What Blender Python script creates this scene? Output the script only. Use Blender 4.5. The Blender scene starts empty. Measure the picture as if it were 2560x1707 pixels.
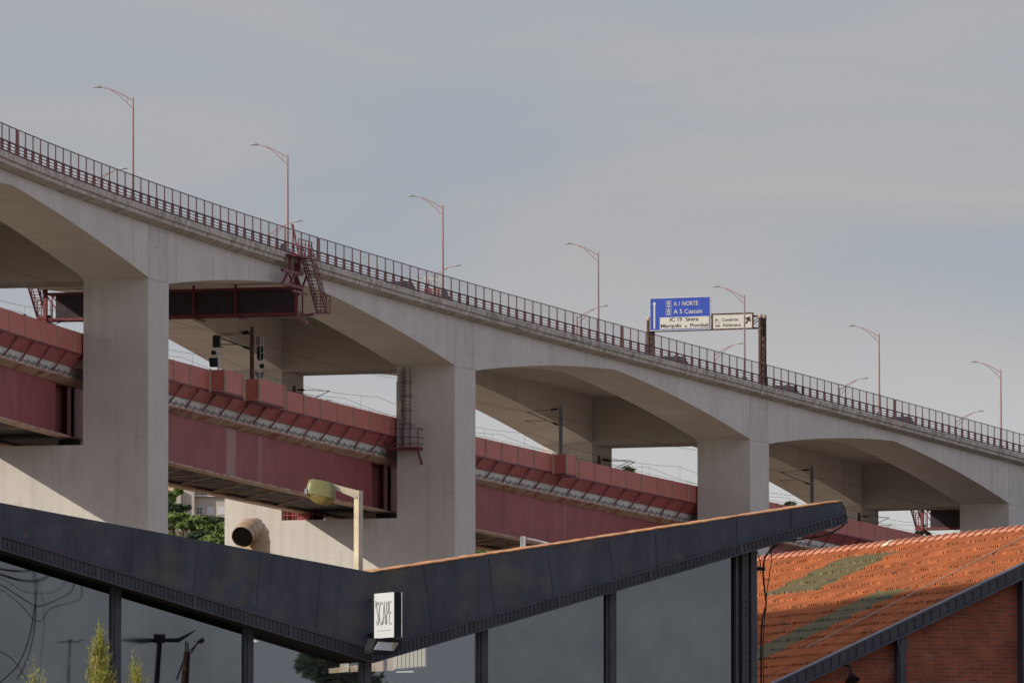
import bpy, math, random
from mathutils import Vector, Matrix
random.seed(7)
R = math.radians
sc = bpy.context.scene
COL = sc.collection
# ------------------------------------------------------------------ camera
F, YH, CZ = 21500., 2500., 1.7
PITCH = math.atan((YH-853.5)/F)
cam = bpy.data.cameras.new('camera'); co = bpy.data.objects.new('camera', cam); COL.objects.link(co)
co.location = (0, 0, CZ); co.rotation_euler = (R(90)+PITCH, 0, 0)
cam.sensor_width = 36; cam.lens = F/2560*36; cam.clip_start = 1; cam.clip_end = 20000
cam.sensor_fit = 'HORIZONTAL'
sc.camera = co
# ------------------------------------------------------------------ sun and sky
SUN = Vector((-.971, -.432, .50)).normalized()
EL = math.asin(SUN.z); AZ = math.atan2(SUN.x, SUN.y)
sun = bpy.data.lights.new('sun', 'SUN'); sun.energy = 4.1; sun.angle = R(.5); sun.color = (1, .90, .76)
so = bpy.data.objects.new('sun', sun); COL.objects.link(so)
so.rotation_euler = SUN.to_track_quat('Z', 'Y').to_euler(); so.location = (-200, -60, 200)
W = bpy.data.worlds.new('World'); sc.world = W; W.use_nodes = True
nt = W.node_tree; nt.nodes.clear()
def N(nt, t, **k):
    n = nt.nodes.new(t)
    for a, b in k.items():
        if a == 'inp':
            for i, v in b.items(): n.inputs[i].default_value = v
        else: setattr(n, a, b)
    return n
def ramp(nt, stops, src=None):
    r = nt.nodes.new('ShaderNodeValToRGB'); e = r.color_ramp.elements
    while len(e) < len(stops): e.new(.5)
    for el, (p, c) in zip(e, stops):
        el.position = p; el.color = (c, c, c, 1) if isinstance(c, (int, float)) else (*c, 1)
    if src: nt.links.new(src, r.inputs[0])
    return r
sky = N(nt, 'ShaderNodeTexSky', sky_type='NISHITA', sun_disc=False, sun_elevation=EL, sun_rotation=AZ, air_density=1.4, dust_density=2.0)
skm = N(nt, 'ShaderNodeMix', data_type='RGBA', blend_type='MULTIPLY'); skm.inputs[0].default_value = 1
nt.links.new(sky.outputs[0], skm.inputs[6]); skm.inputs[7].default_value = (.05, .05, .05, 1)
tc = N(nt, 'ShaderNodeTexCoord')
mp = N(nt, 'ShaderNodeMapping'); mp.inputs['Scale'].default_value = (7, 7, 26); mp.inputs['Rotation'].default_value = (0, R(-8), R(10))
nt.links.new(tc.outputs['Generated'], mp.inputs[0])
nz = N(nt, 'ShaderNodeTexNoise', inp={'Scale': 1.9, 'Detail': 5, 'Roughness': .5, 'Distortion': .8})
nt.links.new(mp.outputs[0], nz.inputs['Vector'])
# thin high cloud veil: bluish grey film with warmer, paler streaks
veil = ramp(nt, [(.38, (.375, .42, .478)), (.70, (.46, .453, .472))], nz.outputs[0])
sep = N(nt, 'ShaderNodeSeparateXYZ'); nt.links.new(tc.outputs['Generated'], sep.inputs[0])
mr = N(nt, 'ShaderNodeMapRange', inp={1: .045, 2: .092, 3: 1, 4: 0}); mr.interpolation_type = 'SMOOTHSTEP'; nt.links.new(sep.outputs[2], mr.inputs[0])
hz = N(nt, 'ShaderNodeMix', data_type='RGBA'); nt.links.new(mr.outputs[0], hz.inputs[0])
nt.links.new(veil.outputs[0], hz.inputs[6]); hz.inputs[7].default_value = (.64, .64, .635, 1)
mr2 = N(nt, 'ShaderNodeMapRange', inp={1: .13, 2: .32, 3: 0, 4: 1}); nt.links.new(sep.outputs[2], mr2.inputs[0])
up = N(nt, 'ShaderNodeMix', data_type='RGBA'); nt.links.new(mr2.outputs[0], up.inputs[0]); nt.links.new(hz.outputs[2], up.inputs[6]); up.inputs[7].default_value = (1.0, 1.0, 1.2, 1)
mr3 = N(nt, 'ShaderNodeMapRange', inp={1: .38, 2: .72, 3: 0, 4: 1}); nt.links.new(sep.outputs[2], mr3.inputs[0])
zen = N(nt, 'ShaderNodeMix', data_type='RGBA'); nt.links.new(mr3.outputs[0], zen.inputs[0]); nt.links.new(up.outputs[2], zen.inputs[6]); zen.inputs[7].default_value = (.11, .14, .22, 1)
cm = N(nt, 'ShaderNodeMix', data_type='RGBA'); cm.inputs[0].default_value = .9
nt.links.new(skm.outputs[2], cm.inputs[6]); nt.links.new(zen.outputs[2], cm.inputs[7])
bg = N(nt, 'ShaderNodeBackground'); bg.inputs[1].default_value = 1.0
nt.links.new(cm.outputs[2], bg.inputs[0])
wo = N(nt, 'ShaderNodeOutputWorld'); nt.links.new(bg.outputs[0], wo.inputs[0])
sc.view_settings.view_transform = 'Standard'; sc.view_settings.look = 'None'
sc.view_settings.exposure = 0; sc.view_settings.gamma = 1
sc.cycles.max_bounces = 6
# ------------------------------------------------------------------ plan of the viaduct
TH = (.2745, .0951, -.0208); SPAN = 76.; DECKW = 21.15; COLB = 5.26
def head(s):
    s = max(-1.6, min(s, 2.6)); return TH[0]+TH[1]*s+TH[2]*s*s
def _path():
    x, y, s, st = -26.6934, 666.648, 0., .02; a = [(0., x, y)]
    while s < 7:
        h = head(s+st/2); x += SPAN*st*math.sin(h); y += SPAN*st*math.cos(h); s += st; a.append((s, x, y))
    x, y, s = -26.6934, 666.648, 0.; b = []
    while s > -3:
        h = head(s-st/2); x -= SPAN*st*math.sin(h); y -= SPAN*st*math.cos(h); s -= st; b.append((s, x, y))
    return b[::-1]+a
TAB = _path()
def pt(s, off=0.):
    k = (s-TAB[0][0])/.02; i = int(max(0, min(len(TAB)-2, math.floor(k)))); t = k-i
    a, b = TAB[i], TAB[i+1]; x = a[1]+(b[1]-a[1])*t; y = a[2]+(b[2]-a[2])*t; h = head(s)
    return x-math.cos(h)*off, y+math.sin(h)*off
def P3(s, off, z): return (*pt(s, off), z)
def ray(u, v):
    a = (u-1280)/F; b = -(v-853.5)/F; Y = math.cos(PITCH)-b*math.sin(PITCH); Z = math.sin(PITCH)+b*math.cos(PITCH)
    return a/Y, Z/Y
def at(u, v, D):
    a, b = ray(u, v); return Vector((a*D, D, CZ+b*D))
def online(off, u, v=900):
    a, b = ray(u, v); lo, hi = -2.8, 6.5
    for _ in range(50):
        m = (lo+hi)/2; x, y = pt(m, off)
        if x/y < a: lo = m
        else: hi = m
    return lo, CZ+b*pt(lo, off)[1]
def proj(p):
    z = p[2]-CZ; c, s = math.cos(PITCH), math.sin(PITCH); d = p[1]*c+z*s; return 1280+F*p[0]/d, 853.5-F*(z*c-p[1]*s)/d
def zc(s): return 62.4-1.3528*s-.12238*s*s               # cornice top
def zr(s): return 53.02-1.61*s                              # top of rail noise barrier
def depth(s):                                               # haunch depth under cornice top
    t = (s-math.floor(s))
    if t >= .932: return 5.12
    c = abs(t/.932-.5); return 1.88+3.35*c+6.4*c*c
def frange(a, b, st):
    n = max(1, int(round((b-a)/st))); return [a+(b-a)*i/n for i in range(n+1)]
class Frame:
    def __init__(s, x, y, ang): s.o = Vector((x, y, 0)); s.a = ang; s.ex = Vector((math.cos(ang), math.sin(ang), 0)); s.ey = Vector((-math.sin(ang), math.cos(ang), 0))
    def w(s, p): return s.o+s.ex*p[0]+s.ey*p[1]+Vector((0, 0, p[2]))
    def l(s, p): d = Vector(p)-s.o; return Vector((d.dot(s.ex), d.dot(s.ey), p[2]))
    def py(s, y0, u, v):
        a, b = ray(u, v); d = Vector((a, 1, 0)); k = (y0+s.o.dot(s.ey))/d.dot(s.ey); q = d*k-s.o; return Vector((q.dot(s.ex), y0, CZ+b*k))
    def px(s, x0, u, v):
        a, b = ray(u, v); d = Vector((a, 1, 0)); k = (x0+s.o.dot(s.ex))/d.dot(s.ex); q = d*k-s.o; return Vector((x0, q.dot(s.ey), CZ+b*k))
def SF(s, off=0.): return Frame(*pt(s, off), math.pi/2-head(s))   # x along the bridge (away), y across (away from near edge)
# ------------------------------------------------------------------ object helpers
def tag(o, label=None, cat=None, group=None, kind=None):
    if label: o['label'] = label
    if cat: o['category'] = cat
    if group: o['group'] = group
    if kind: o['kind'] = kind
    return o
def empty(name, loc, rz=0, **k):
    o = bpy.data.objects.new(name, None); COL.objects.link(o); o.location = loc; o.rotation_euler = (0, 0, rz)
    o.empty_display_size = .1; tag(o, **k); return o
def fempty(name, fr, z=0, **k): return empty(name, (fr.o.x, fr.o.y, z), fr.a, **k)
def kids(o, c): return [x for x in bpy.data.objects if x.parent == o]
def copy_tree(o, parent=None, tree=None):
    c = o.copy(); COL.objects.link(c); c.parent = parent
    for ch in [x for x in list(o.children)]: copy_tree(ch, c)
    return c
class MB:
    def __init__(s, org=(0, 0, 0)): s.v = []; s.f = []; s.uv = []; s.m = []; s.o = Vector(org); s.sm = []
    def add(s, vs, fs, uvs=None, m=0, smooth=False):
        b = len(s.v); s.v += [Vector(p)-s.o for p in vs]
        for i, f in enumerate(fs):
            s.f.append([b+k for k in f]); s.m.append(m); s.sm.append(smooth)
            if uvs: s.uv.append(uvs[i])
            else:
                P = [Vector(vs[k]) for k in f]; n = (P[1]-P[0]).cross(P[2]-P[1])
                if n.length > 0: n.normalize()
                if abs(n.z) > .7: s.uv.append([(p.x, p.y) for p in P])
                else:
                    t = Vector((-n.y, n.x, 0)); t = t.normalized() if t.length > 1e-6 else Vector((1, 0, 0))
                    s.uv.append([(p.dot(t), p.z) for p in P])
        return s
    def hexa(s, p, m=0): return s.add(p, [(3, 2, 1, 0), (4, 5, 6, 7), (0, 1, 5, 4), (1, 2, 6, 5), (2, 3, 7, 6), (3, 0, 4, 7)], m=m)
    def box(s, x0, x1, y0, y1, z0, z1, m=0):
        return s.hexa([(x0, y0, z0), (x1, y0, z0), (x1, y1, z0), (x0, y1, z0), (x0, y0, z1), (x1, y0, z1), (x1, y1, z1), (x0, y1, z1)], m)
    def bar(s, p, q, w, h=None, m=0, up=(0, 0, 1)):
        p, q = Vector(p), Vector(q); h = h or w; d = (q-p)
        if d.length < 1e-6: return s
        d.normalize(); u = Vector(up); a = d.cross(u)
        if a.length < .05: a = d.cross(Vector((1, 0, 0)))
        a.normalize(); b = a.cross(d).normalized(); a *= w/2; b *= h/2
        return s.hexa([p-a-b, p+a-b, p+a+b, p-a+b, q-a-b, q+a-b, q+a+b, q-a+b], m)
    def tube(s, pts, r, n=6, m=0, cap=True):
        pts = [Vector(p) for p in pts]; rr = r if isinstance(r, (list, tuple)) else [r]*len(pts); vs = []; fs = []
        pa = None
        for i, p in enumerate(pts):
            d = (pts[min(i+1, len(pts)-1)]-pts[max(i-1, 0)]).normalized()
            a = (pa - d*pa.dot(d)) if pa else d.cross(Vector((0, 0, 1)) if abs(d.z) < .9 else Vector((1, 0, 0)))
            a.normalize(); pa = a; b = d.cross(a)
            for k in range(n):
                t = 2*math.pi*k/n; vs.append(p+(a*math.cos(t)+b*math.sin(t))*rr[i])
        for i in range(len(pts)-1):
            for k in range(n): fs.append((i*n+k, i*n+(k+1) % n, (i+1)*n+(k+1) % n, (i+1)*n+k))
        s.add(vs, fs, m=m, smooth=n > 5)
        if cap: s.add(vs[:n], [tuple(range(n))[::-1]], m=m); s.add(vs[-n:], [tuple(range(n))], m=m)
        return s
    def prism(s, poly, vec, m=0, ms=None):
        poly = [Vector(p) for p in poly]; vec = Vector(vec); n = len(poly)
        nrm = sum(((poly[i]-poly[0]).cross(poly[(i+1) % n]-poly[0]) for i in range(1, n)), Vector())
        if nrm.dot(vec) > 0: poly = poly[::-1]
        top = [p+vec for p in poly]
        s.add(poly, [tuple(range(n))], m=m); s.add(top, [tuple(range(n))[::-1]], m=m)
        for i in range(n):
            j = (i+1) % n; s.add([poly[i], top[i], top[j], poly[j]], [(0, 1, 2, 3)], m=m if ms is None else ms)
        return s
    def sweep(s, ss, prof, closed=True, cap=True, m=0):
        rows = [prof(t) for t in ss]; n = len(rows[0]); vs = []; cum = [0]
        for i in range(n): a, b = rows[0][i], rows[0][(i+1) % n]; cum.append(cum[-1]+math.hypot(a[0]-b[0], a[1]-b[1]))
        for t, r in zip(ss, rows): vs += [P3(t, a, b) for a, b in r]
        fs = []; uv = []
        for i in range(len(ss)-1):
            for k in range(n if closed else n-1):
                k2 = (k+1) % n; fs.append((i*n+k, (i+1)*n+k, (i+1)*n+k2, i*n+k2))
                u0, u1 = ss[i]*SPAN, ss[i+1]*SPAN; vert = abs(rows[i][k][0]-rows[i][k2][0]) < .02
                if vert: uv.append([(u0, rows[i][k][1]), (u1, rows[i+1][k][1]), (u1, rows[i+1][k2][1]), (u0, rows[i][k2][1])])
                else: uv.append([(u0, rows[i][k][0]), (u1, rows[i+1][k][0]), (u1, rows[i+1][k2][0]), (u0, rows[i][k2][0])])
        s.add(vs, fs, uv, m=m)
        if cap and closed: s.add(vs[:n], [tuple(range(n))], m=m); s.add(vs[-n:], [tuple(range(n))[::-1]], m=m)
        return s
    def build(s, name, mat, parent=None, fix=False, **k):
        me = bpy.data.meshes.new(name); me.from_pydata([tuple(p) for p in s.v], [], s.f)
        for x in (mat if isinstance(mat, (list, tuple)) else [mat]): me.materials.append(x)
        uv = me.uv_layers.new(name='UVMap'); i = 0
        for f in s.uv:
            for c in f: uv.data[i].uv = c; i += 1
        me.polygons.foreach_set('material_index', s.m); me.polygons.foreach_set('use_smooth', s.sm)
        if fix:
            import bmesh
            bm = bmesh.new(); bm.from_mesh(me); bmesh.ops.recalc_face_normals(bm, faces=bm.faces); bm.to_mesh(me); bm.free()
        me.update(); o = bpy.data.objects.new(name, me); COL.objects.link(o)
        if parent: o.parent = parent
        tag(o, **k); return o
# ------------------------------------------------------------------ materials
def mat(name, base, rough=.7, metal=0., var=.25, mortar=.022, scale=1., streak=.0, streak_col=(.1, .08, .06), stretch=(1, 1, 1), lines=None, bump=0., patch=None, coord='Object', spec=.4, ior=None):
    m = bpy.data.materials.new(name); m.use_nodes = True; nt = m.node_tree; b = nt.nodes['Principled BSDF']
    b.inputs['Roughness'].default_value = rough; b.inputs['Metallic'].default_value = metal
    b.inputs['Specular IOR Level'].default_value = spec
    if ior: b.inputs['IOR'].default_value = ior
    tc = N(nt, 'ShaderNodeTexCoord'); mp = N(nt, 'ShaderNodeMapping'); mp.inputs['Scale'].default_value = stretch
    nt.links.new(tc.outputs[coord], mp.inputs[0])
    nz = N(nt, 'ShaderNodeTexNoise', inp={'Scale': scale, 'Detail': 5, 'Roughness': .6}); nt.links.new(mp.outputs[0], nz.inputs['Vector'])
    lo = tuple(c*(1-var) for c in base); hi = tuple(min(1, c*(1+var)) for c in base)
    col = ramp(nt, [(.3, lo), (.7, hi)], nz.outputs[0]).outputs[0]
    def mix(a, colr, fac):
        x = N(nt, 'ShaderNodeMix', data_type='RGBA'); nt.links.new(fac, x.inputs[0]); nt.links.new(a, x.inputs[6]); x.inputs[7].default_value = (*colr, 1); return x.outputs[2]
    if streak:
        mp2 = N(nt, 'ShaderNodeMapping'); mp2.inputs['Scale'].default_value = ((2.2 if mortar > .05 else 1.1), .05, .05) if coord == 'UV' else (1.1, 1.1, .05)
        nt.links.new(tc.outputs[coord], mp2.inputs[0])
        n2 = N(nt, 'ShaderNodeTexNoise', inp={'Scale': 1.6, 'Detail': 4, 'Roughness': .7}); nt.links.new(mp2.outputs[0], n2.inputs['Vector'])
        col = mix(col, streak_col, ramp(nt, [(.5, 0.), (.72, streak)], n2.outputs[0]).outputs[0])
    if lines:                                               # (width m, height m, strength, colour): formwork board joints
        br = N(nt, 'ShaderNodeTexBrick', offset=0., inp={'Scale': 1., 'Mortar Size': mortar, 'Brick Width': lines[0], 'Row Height': lines[1], 'Mortar Smooth': .6})
        nt.links.new(tc.outputs['UV'], br.inputs['Vector'])
        n3 = N(nt, 'ShaderNodeTexNoise', inp={'Scale': .35, 'Detail': 3}); nt.links.new(tc.outputs['UV'], n3.inputs['Vector'])
        mm = N(nt, 'ShaderNodeMath', operation='MULTIPLY'); nt.links.new(br.outputs['Fac'], mm.inputs[0])
        nt.links.new(ramp(nt, [(.42, 0.), (.62, lines[2])], n3.outputs[0]).outputs[0], mm.inputs[1])
        col = mix(col, lines[3], mm.outputs[0])
    if patch:                                               # [(colour, scale, lo, hi, strength)]: stains with their own outline
        for pc, ps, p0, p1, st in patch:
            n4 = N(nt, 'ShaderNodeTexNoise', inp={'Scale': ps, 'Detail': 6, 'Roughness': .65}); nt.links.new(tc.outputs[coord], n4.inputs['Vector'])
            mp4 = n4.inputs['Vector']; col = mix(col, pc, ramp(nt, [(p0, 0.), (p1, st)], n4.outputs[0]).outputs[0])
    nt.links.new(col, b.inputs['Base Color'])
    if bump:
        bp = N(nt, 'ShaderNodeBump', inp={'Strength': bump, 'Distance': .05}); nt.links.new(nz.outputs[0], bp.inputs['Height']); nt.links.new(bp.outputs[0], b.inputs['Normal'])
    return m
M = {}
CON = (.57, .54, .505)
M['conc'] = mat('web_concrete', CON, .85, var=.08, scale=.2, streak=.3, streak_col=(.2, .18, .16), lines=(4.8, 2.4, .55, (.26, .24, .22)), coord='UV', bump=.1)
M['wall'] = mat('pier_concrete', (.53, .505, .47), .85, var=.08, scale=.25, streak=.22, streak_col=(.24, .2, .17), lines=(2.6, 2.5, .6, (.25, .22, .19)), coord='UV', bump=.15)
M['cornice'] = mat('cornice_concrete', (.52, .48, .43), .9, var=.16, scale=.9, streak=1., streak_col=(.12, .095, .07), lines=(1.25, 30, 1., (.1, .08, .06)), coord='UV', mortar=.09, patch=[((.2, .17, .13), .8, .5, .62, .6)])
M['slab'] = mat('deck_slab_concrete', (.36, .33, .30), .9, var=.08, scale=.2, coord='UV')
M['stain'] = mat('stained_pilaster_concrete', (.53, .505, .47), .85, var=.1, scale=.5, streak=.3, streak_col=(.2, .16, .12), lines=(2.0, 1.3, .9, (.22, .19, .16)), coord='UV')
M['asphalt'] = mat('asphalt', (.05, .05, .052), .9, scale=3)
M['red'] = mat('dark_red_steel_paint', (.15, .03, .038), .5, var=.12, scale=.6, spec=.35)
M['web'] = mat('girder_red_paint', (.26, .062, .062), .55, var=.14, scale=.25, coord='UV', spec=.3, streak=.3, streak_col=(.33, .19, .17), lines=(6.1, 30, .7, (.12, .025, .03)), mortar=.03, patch=[((.16, .04, .045), .35, .5, .7, .5)])
M['flange'] = mat('faded_flange_paint', (.42, .29, .22), .7, var=.15, scale=.8, coord='UV', patch=[((.25, .06, .05), .7, .5, .6, .8)])
M['barrier'] = mat('barrier_red_paint', (.47, .15, .125), .6, var=.1, scale=.5, coord='UV', lines=(100, .405, .8, (.22, .06, .055)))
M['canopy'] = mat('canopy_red_paint', (.36, .085, .085), .5, var=.2, scale=.5, coord='UV')
M['beige'] = mat('beige_post', (.42, .34, .26), .7)
M['fence'] = mat('fence_red_paint', (.072, .02, .028), .55, var=.2, scale=2)
M['galv'] = mat('reddish_galvanised_pole', (.34, .24, .235), .45, var=.1, scale=2, spec=.5)
M['lamp'] = mat('lamp_head_grey', (.32, .32, .33), .35, scale=3)
M['dark'] = mat('black_equipment', (.018, .018, .021), .75, scale=3, spec=.2)
M['rust'] = mat('rusty_post', (.075, .038, .028), .8, var=.5, scale=2.5, patch=[((.3, .22, .12), 4., .55, .65, .5)])
M['greysteel'] = mat('grey_steel', (.13, .135, .15), .5, scale=2)
M['lightsteel'] = mat('light_galvanised_steel', (.5, .5, .5), .4, scale=4)
M['wire'] = mat('wire', (.05, .04, .04), .6)
M['blue'] = mat('blue_sign_face', (.018, .055, .36), .45, var=.05, scale=1, spec=.3)
M['white'] = mat('white_sign_face', (.52, .51, .46), .5, var=.05, scale=2)
M['black'] = mat('black_lettering', (.03, .028, .025), .5)
M['fascia'] = mat('blue_grey_fascia_steel', (.046, .053, .072), .55, var=.3, scale=2.2, stretch=(1, 1, .25), bump=.25, coord='Object', spec=.35, streak=.5, streak_col=(.035, .037, .047), patch=[((.13, .105, .055), .9, .52, .68, .5), ((.10, .108, .12), 1.9, .54, .7, .5), ((.03, .03, .036), 1.3, .56, .7, .5), ((.26, .075, .02), 4.2, .66, .7, .85)])
M['steel'] = mat('dark_blue_steel', (.048, .05, .066), .5, var=.25, scale=2, spec=.35)
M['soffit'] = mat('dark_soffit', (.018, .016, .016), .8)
M['copper'] = mat('rusted_roof_edge', (.55, .24, .10), .7, var=.35, scale=2.2, stretch=(1, 1, 4), patch=[((.62, .45, .2), 3., .52, .6, .7)])
M['tile'] = mat('clay_roof_tile', (.46, .15, .055), .85, var=.3, scale=1.3, patch=[((.28, .1, .05), 3., .55, .75, .5)])
M['ridge'] = mat('clay_ridge_tile', (.50, .215, .13), .85, var=.12, scale=2.5)
M['letter'] = mat('grey_lettering', (.42, .42, .41), .6)
M['clear'] = mat('glass_roof_tile', (.21, .175, .085), .22, var=.2, scale=3, spec=.8)
M['mesh'] = mat('dark_gantry_mesh', (.035, .022, .03), .8, var=.3, scale=1.5)
M['cream'] = mat('cream_lamp_post', (.58, .5, .36), .7, var=.2, scale=3)
M['duct'] = mat('cream_duct_metal', (.44, .31, .18), .45, var=.12, scale=1.5)
M['mouth'] = mat('painted_opening_shade', (.008, .006, .005), .95, spec=.05)  # near-black standing in for shade in the duct mouth and under tile crests
M['olive'] = mat('olive_lamp_housing', (.2, .19, .075), .4, var=.1, scale=6)
M['amber'] = mat('amber_lamp_bowl', (.40, .29, .09), .25, var=.2, scale=5, spec=.6)
M['house'] = mat('beige_plaster', (.46, .41, .35), .9, var=.05)
M['yhouse'] = mat('yellow_plaster', (.62, .5, .28), .9, var=.05)
M['pinkwhite'] = mat('pale_pink_plaster', (.55, .48, .45), .9, var=.05)
M['roof'] = mat('terracotta_roof', (.42, .14, .08), .9, var=.3, scale=1.2)
M['pane'] = mat('window_pane', (.04, .05, .07), .15, spec=.8)
M['shutter'] = mat('white_shutter', (.55, .58, .6), .7, var=.05)
M['leaf'] = mat('green_leaves', (.14, .21, .045), .7, var=.6, scale=.5)
M['leafd'] = mat('dark_green_leaves', (.06, .095, .045), .7, var=.5, scale=.5)
M['shrub'] = mat('yellow_green_needles', (.27, .3, .05), .6, var=.4, scale=5)
M['stem'] = mat('dry_stem', (.4, .3, .12), .8, var=.2)
M['bark'] = mat('bark', (.09, .065, .045), .9)
M['dry'] = mat('dry_grass', (.33, .26, .15), .9, var=.35, scale=.6)
M['ground'] = mat('earth_and_grass', (.22, .175, .125), .95, var=.3, scale=.06, patch=[((.12, .13, .06), .05, .55, .65, .6)])
M['carw'] = mat('pale_car_paint', (.35, .35, .38), .3, spec=.6)
M['card'] = mat('dark_car_paint', (.05, .055, .08), .3, spec=.6)
M['carr'] = mat('red_car_paint', (.18, .03, .03), .3, spec=.6)
def add_drips(m, bands):
    nt = m.node_tree; b = nt.nodes['Principled BSDF']; src = b.inputs['Base Color'].links[0].from_socket
    tc = N(nt, 'ShaderNodeTexCoord'); sp = N(nt, 'ShaderNodeSeparateXYZ'); nt.links.new(tc.outputs['UV'], sp.inputs[0])
    mp = N(nt, 'ShaderNodeMapping'); mp.inputs['Scale'].default_value = (1.3, .16, 1); nt.links.new(tc.outputs['UV'], mp.inputs[0])
    nz = N(nt, 'ShaderNodeTexNoise', inp={'Scale': 1.7, 'Detail': 4}); nt.links.new(mp.outputs[0], nz.inputs['Vector'])
    for c, w, st in bands:
        x = N(nt, 'ShaderNodeMath', operation='SUBTRACT', inp={1: c}); nt.links.new(sp.outputs[0], x.inputs[0])
        a = N(nt, 'ShaderNodeMath', operation='ABSOLUTE'); nt.links.new(x.outputs[0], a.inputs[0])
        ma = N(nt, 'ShaderNodeMath', operation='MULTIPLY_ADD', inp={1: 1/w}); nt.links.new(a.outputs[0], ma.inputs[0]); nt.links.new(nz.outputs[0], ma.inputs[2])
        r = ramp(nt, [(.0, st), (.95, st*.9), (1.0, 0.)], None); dv = N(nt, 'ShaderNodeMath', operation='MULTIPLY', inp={1: .72}); nt.links.new(ma.outputs[0], dv.inputs[0]); nt.links.new(dv.outputs[0], r.inputs[0])
        mx = N(nt, 'ShaderNodeMix', data_type='RGBA'); nt.links.new(r.outputs[0], mx.inputs[0]); nt.links.new(src, mx.inputs[6]); mx.inputs[7].default_value = (.36, .27, .23, 1); src = mx.outputs[2]
    nt.links.new(src, b.inputs['Base Color'])
def brickmat():
    m = bpy.data.materials.new('brick_wall'); m.use_nodes = True; nt = m.node_tree; b = nt.nodes['Principled BSDF']; b.inputs['Roughness'].default_value = .9
    tc = N(nt, 'ShaderNodeTexCoord')
    nw = N(nt, 'ShaderNodeTexNoise', inp={'Scale': 3, 'Detail': 2}); nt.links.new(tc.outputs['UV'], nw.inputs['Vector'])
    wm = N(nt, 'ShaderNodeMix', data_type='RGBA', blend_type='LINEAR_LIGHT'); wm.inputs[0].default_value = .02
    nt.links.new(tc.outputs['UV'], wm.inputs[6]); nt.links.new(nw.outputs['Color'], wm.inputs[7])
    br = N(nt, 'ShaderNodeTexBrick', inp={'Color1': (.34, .075, .03, 1), 'Color2': (.22, .05, .026, 1), 'Mortar': (.19, .125, .095, 1), 'Scale': 1, 'Mortar Size': .013, 'Mortar Smooth': .3, 'Bias': -.1, 'Brick Width': .28, 'Row Height': .085})
    nt.links.new(wm.outputs[2], br.inputs['Vector'])
    nz = N(nt, 'ShaderNodeTexNoise', inp={'Scale': 1.3, 'Detail': 6, 'Roughness': .7}); nt.links.new(tc.outputs['UV'], nz.inputs['Vector'])
    mx = N(nt, 'ShaderNodeMix', data_type='RGBA', blend_type='MULTIPLY'); mx.inputs[0].default_value = .9
    nt.links.new(br.outputs['Color'], mx.inputs[6]); nt.links.new(ramp(nt, [(.3, .55), (.75, 1.25)], nz.outputs[0]).outputs[0], mx.inputs[7])
    n5 = N(nt, 'ShaderNodeTexNoise', inp={'Scale': 2.2, 'Detail': 5}); nt.links.new(tc.outputs['UV'], n5.inputs['Vector'])
    m2 = N(nt, 'ShaderNodeMix', data_type='RGBA'); nt.links.new(ramp(nt, [(.62, 0.), (.72, .55)], n5.outputs[0]).outputs[0], m2.inputs[0])
    nt.links.new(mx.outputs[2], m2.inputs[6]); m2.inputs[7].default_value = (.27, .16, .11, 1)
    nt.links.new(m2.outputs[2], b.inputs['Base Color'])
    bp = N(nt, 'ShaderNodeBump', inp={'Strength': .5, 'Distance': .02}); bp.invert = True; nt.links.new(br.outputs['Fac'], bp.inputs['Height']); nt.links.new(bp.outputs[0], b.inputs['Normal'])
    return m
M['brick'] = brickmat()
add_drips(M['web'], [(online(7, 576, 1100)[0]*SPAN, 1.3, .6), (online(7, 650, 1120)[0]*SPAN, .75, .3), (online(7, 1412, 1300)[0]*SPAN, .5, .15)])
def glassmat():
    m = bpy.data.materials.new('reflective_tinted_glass'); m.use_nodes = True; nt = m.node_tree; b = nt.nodes['Principled BSDF']
    b.inputs['Base Color'].default_value = (.135, .15, .172, 1); b.inputs['Metallic'].default_value = 1; b.inputs['Roughness'].default_value = .015
    tc = N(nt, 'ShaderNodeTexCoord'); nz = N(nt, 'ShaderNodeTexNoise', inp={'Scale': .45, 'Detail': 1}); nt.links.new(tc.outputs['Object'], nz.inputs['Vector'])
    bp = N(nt, 'ShaderNodeBump', inp={'Strength': .08, 'Distance': .03}); nt.links.new(nz.outputs[0], bp.inputs['Height']); nt.links.new(bp.outputs[0], b.inputs['Normal'])
    n2 = N(nt, 'ShaderNodeTexNoise', inp={'Scale': .8, 'Detail': 5, 'Roughness': .65}); nt.links.new(tc.outputs['Object'], n2.inputs['Vector'])
    nt.links.new(ramp(nt, [(.3, (.118, .131, .15)), (.7, (.152, .166, .188))], n2.outputs[0]).outputs[0], b.inputs['Base Color'])
    nt.links.new(ramp(nt, [(.45, .008), (.8, .028)], n2.outputs[0]).outputs[0], b.inputs['Roughness'])
    return m
M['glass'] = glassmat()
def clearpane():
    m = M['glass'].copy(); m.name = 'see_through_glass'; nt = m.node_tree; b = nt.nodes['Principled BSDF']; out = nt.nodes['Material Output']
    t = N(nt, 'ShaderNodeBsdfTransparent', inp={0: (.85, .85, .82, 1)}); x = N(nt, 'ShaderNodeAddShader'); b.inputs['Base Color'].default_value = (.10, .11, .13, 1)
    nt.links.remove(b.inputs['Base Color'].links[0])
    nt.links.new(b.outputs[0], x.inputs[0]); nt.links.new(t.outputs[0], x.inputs[1]); nt.links.new(x.outputs[0], out.inputs[0]); return m
M['clearpane'] = clearpane()
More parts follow.
